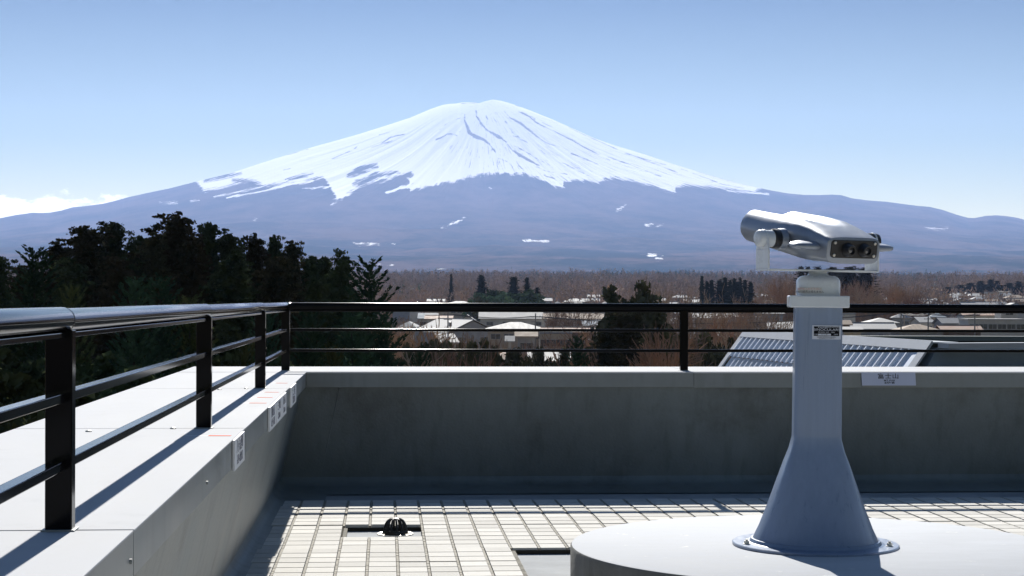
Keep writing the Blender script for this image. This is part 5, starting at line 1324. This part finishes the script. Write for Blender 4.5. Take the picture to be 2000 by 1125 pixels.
# houses glimpsed through the cedar trunks at the left
house(330, 655, 230, 170, 'hip', 14, rise=2.4, wall='wallB', roof='roofW', lab='wide white hipped roof glimpsed through the cedar trunks on the left', nwin=3)
house(40, 652, 150, 200, 'side', 9, rise=1.6, wall='wallB', roof='roofW', lab='pale roof glimpsed through the trees behind the nearest post', nwin=2)
wood('garden_scrub', 'brown bare scrub and small trees between the houses of the town', 'scrub', 5200, (150, 900), (700, 2150), (4, 9), 0.42, M['twig'], 37, False, 34, True)
wood('garden_hedges', 'dark evergreen hedges and shrubs between the houses of the town', 'hedge', 1500, (150, 900), (700, 2150), (2.5, 6), 0.5, M['bush'], 41, False, 40, True)
# ---- utility poles and wires
PL = []
def upole(px, pyt, d, lab, can=False):
    top = PT(px, pyt, d); g0 = gz(d) - 0.5; hh = top.z - g0
    r_ = empty('utility_pole', (top.x, top.y, g0), -YAW, label=lab, cat='utility pole')
    MB().tube([(0, 0, 0), (0, 0, hh)], [0.19, 0.12], 10).build('pole_shaft', M['pole'], r_)
    MB().box(-1.0, 1.0, -0.06, 0.06, hh - 0.8, hh - 0.68).build('crossarm', M['pole'], r_)
    MB().box(-0.8, 0.8, -0.06, 0.06, hh - 1.7, hh - 1.58).build('crossarm', M['pole'], r_)
    for x in (-0.9, -0.3, 0.4, 0.9): MB().lathe([(0.05, 0), (0.07, 0.08), (0.03, 0.2)], 8, (x, 0, hh - 0.68)).build('insulator', M['wallA'], r_)
    if can: MB().lathe([(0.0, 0), (0.3, 0.02), (0.3, 0.85), (0.1, 0.95)], 14, (0.45, -0.1, hh - 3.0)).build('transformer', M['frame'], r_)
    PL.append((top.x, top.y, g0 + hh - 0.6)); return r_
upole(875, 607, 330, 'slim grey pole with a transformer in front of the grey gabled hall', True)
upole(1046, 612, 340, 'thin pole beside the long tan building')
upole(1760, 604, 330, 'left one of two close poles right of the binoculars')
upole(1766, 606, 345, 'right one of two close poles right of the binoculars')
upole(1813, 606, 330, 'pole standing behind the broad light-brown hipped roof')
upole(1904, 608, 340, 'pole in front of the wide white office block')
upole(1950, 566, 900, 'far pole among the houses above the handrail, left one')
upole(1975, 566, 880, 'far pole among the houses above the handrail, right one')
M['wire'] = mat('wire', (0.08, 0.08, 0.08), 0.6)
for i in range(len(PL) - 1):
    a, b = Vector(PL[i]), Vector(PL[i + 1])
    if i == 2: continue
    m = MB()
    for o in (-0.9, 0.0, 0.9):
        pts = []
        for k in range(17):
            t = k / 16; p = a.lerp(b, t) + rt * o; p.z -= 4 * t * (1 - t) * min(3.0, (b - a).length * 0.025); pts.append(p)
        m.tube(pts, 0.035, 4, False)
    o = m.build('power_line', M['wire']); tag(o, '%s span of overhead wires from the left, strung between the poles' % ordn(i), 'power line', 'overhead wires across the town')

# ------------------------------------------------------------------ lower wing of the building on the right: corrugated mansard
M['corr'] = mat('corrugated_sheet', (0.60, 0.66, 0.76), 0.75, spec=0.08, noise=0.08, nscale=1.5)
M['flash'] = mat('ridge_flashing', (0.38, 0.41, 0.46), 0.8, spec=0.05, noise=0.08, nscale=2, dirt=((0.28, 0.27, 0.25), 2.0, 0.62, 0.75, 0.5))
M['dblue'] = mat('dark_blue_render', (0.15, 0.205, 0.28), 0.7, noise=0.2, nscale=1.2, bump=0.2, dirt=((0.04, 0.05, 0.06), 1.2, 0.55, 0.7, 0.5))
A0 = PT(1462, 652, 36.0); B0 = PT(1830, 673, 26.6); B0.z = A0.z
dirR = (B0 - A0); Lr = dirR.length; dirR.normalize(); outw = Vector((dirR.y, -dirR.x, 0))
if outw.dot(rt) > 0: outw = -outw
aw = empty('annex_roof', (A0.x, A0.y, A0.z - 4.0), 0, label='blue-grey corrugated mansard roof with white ridge flashing, right of the far post', cat='roof')
off2 = Vector((A0.x, A0.y, A0.z - 4.0))
def loc2(p): return Vector(p) - off2
PIT = R(54); down = outw * math.cos(PIT) + Vector((0, 0, -math.sin(PIT))); nrm = outw * math.sin(PIT) + Vector((0, 0, math.cos(PIT)))
def sheet(s0, s1, l0, l1, lift, pitch_=0.30, amp=0.036):
    m = MB(); nn = int((s1 - s0) / pitch_); rows_ = []
    prof = [(0, 0), (0.10, 0.0), (0.15, 1.0), (0.21, 1.0), (0.26, 0.0), (0.55, -0.5), (0.85, -0.2)]
    us = []
    for i in range(nn):
        for (f_, a_) in prof: us.append((s0 + (i + f_) * pitch_, a_ * amp))
    us.append((s1, 0))
    for l in (l0, l1): rows_.append([loc2(A0 + dirR * u + down * l + nrm * (a + lift + (0.02 if l == l1 else 0))) for u, a in us])
    n_ = len(us); m.add(rows_[0] + rows_[1], [(i, i + 1, n_ + i + 1, n_ + i) for i in range(n_ - 1)], False)
    m2 = m.mesh('sheet'); return m2
for (l0, l1, lf) in ((0.10, 0.62, 0.05), (0.60, 2.4, 0.0)):
    me_ = sheet(0.12, Lr - 0.25, l0, l1, lf); o = link('roof_sheet', me_, aw, M['corr']); sm = o.modifiers.new('thickness', 'SOLIDIFY'); sm.thickness = 0.02
def slab(P0, P1, ax, w0, w1, th, name, mt_, par=aw):
    """board from P0 to P1, spread along ax from w0 to w1"""
    n_ = ((P1 - P0).normalized()).cross(ax).normalized() * th; m = MB()
    vs = [P0 + ax * w0, P1 + ax * w0, P1 + ax * w1, P0 + ax * w1]; vs = vs + [v + n_ for v in vs]
    m.add([loc2(v) for v in vs], [(0, 1, 2, 3), (7, 6, 5, 4), (0, 4, 5, 1), (1, 5, 6, 2), (2, 6, 7, 3), (3, 7, 4, 0)]); return m.build(name, mt_, par)
slab(A0 + nrm * 0.11 - dirR * 0.05, B0 + nrm * 0.11, down, -0.02, 0.15, 0.02, 'ridge_flashing', M['flash'])
slab(A0 - outw * 0.10 + Vector((0, 0, 0.06)) - dirR * 0.05, B0 - outw * 0.10 + Vector((0, 0, 0.06)), outw, -0.25, 0.17, 0.02, 'ridge_cap', M['flash'])
slab(A0 + nrm * 0.07 - dirR * 0.12, A0 + down * 2.4 + nrm * 0.07 - dirR * 0.12, dirR, 0.0, 0.22, 0.03, 'verge_board', M['flash'])
slab(B0 + nrm * 0.07 - dirR * 0.26, B0 + down * 2.4 + nrm * 0.07 - dirR * 0.26, dirR, 0.0, 0.26, 0.03, 'verge_board', M['flash'])
# the wall that carries on to the right from the corner, in shade
C0 = PT(2300, 672, 28.0); C0.z = B0.z; C0b = B0 + (C0 - B0)
dW = (C0b - B0).normalized(); nW = Vector((dW.y, -dW.x, 0)); nW = nW if nW.dot(fw) < 0 else -nW
Lw = (C0b - B0).length
wl = empty('annex_wall', (B0.x, B0.y, B0.z - 6), 0, label='dark blue shaded parapet wall with a thin white edge at the right', cat='wall')
off2 = Vector((B0.x, B0.y, B0.z - 6))
P_ = B0 + down * 0.0
vs = [B0 + Vector((0, 0, -0.03)), C0b + Vector((0, 0, -0.03)), C0b + Vector((0, 0, -5)), B0 + Vector((0, 0, -5)) + outw * 2.6 + nW * 0.0]
back = [v - nW * 0.35 for v in vs]
m = MB(); m.add([loc2(v) for v in vs + back], [(0, 1, 2, 3), (7, 6, 5, 4), (0, 4, 5, 1), (1, 5, 6, 2), (2, 6, 7, 3), (3, 7, 4, 0)]); m.build('wall_face', M['dblue'], wl)
slab(B0 + Vector((0, 0, 0.0)) + nW * 0.03, C0b + nW * 0.03, Vector((0, 0, 1)), -0.03, 0.05, 0.30, 'white_edge', M['flash'], wl)
for s_ in (2.35, 5.1): slab(B0 + dW * s_ + nW * 0.012, B0 + dW * (s_ + 0.05) + nW * 0.012, Vector((0, 0, -1)), 0.06, 0.34, 0.02, 'wall_joint', M['joint'], wl)
slab(B0 + nW * 0.02 + dW * 0.0, C0b + nW * 0.02, Vector((0, 0, -1)), 0.30, 0.325, 0.04, 'drip_ledge', M['dblue'], wl)
# roof court behind with its far wall
r0 = PT(1560, 655, 38.0); r1 = PT(2400, 655, 38.0)
cw = empty('court_wall', (r0.x, r0.y, r0.z - 5), 0, label='long grey wall top behind the corrugated roof, above black shade', cat='wall'); off2 = Vector((r0.x, r0.y, r0.z - 5))
M['cgrey'] = mat('court_wall_grey', (0.10, 0.125, 0.13), 0.8, noise=0.15, nscale=1.5); M['court_shade'] = mat('court_painted_shade', (0.008, 0.008, 0.009), 0.9)
r1.z = r0.z
slab(r0, r1, Vector((0, 0, -1)), 0.0, 0.105, -0.4, 'wall_cap', M['cgrey'], cw)
slab(r0 + fw * 0.02, r1 + fw * 0.02, Vector((0, 0, -1)), 0.106, 5.0, -0.3, 'wall_below', M['court_shade'], cw)  # shade in the court is put into this near-black colour
# ------------------------------------------------------------------ haze
hm = D.materials.new('haze_air'); hm.use_nodes = True; t = hm.node_tree; t.nodes.clear()
o_ = nd(t, 'ShaderNodeOutputMaterial'); pv = nd(t, 'ShaderNodeVolumePrincipled')
pv.inputs['Density'].default_value = HAZE_D; pv.inputs['Color'].default_value = (*HAZE_C, 1); pv.inputs['Anisotropy'].default_value = 0.35
pv.inputs['Density Attribute'].default_value = ''; pv.inputs['Temperature Attribute'].default_value = ''; pv.inputs['Color Attribute'].default_value = ''
t.links.new(pv.outputs[0], o_.inputs['Volume'])
try: hm.cycles.homogeneous_volume = True
except Exception: pass
hb = MB(); hb.box(-21000, 21000, -8000, 27500, -60, 3000)
ho = hb.build('haze', hm, kind='stuff')
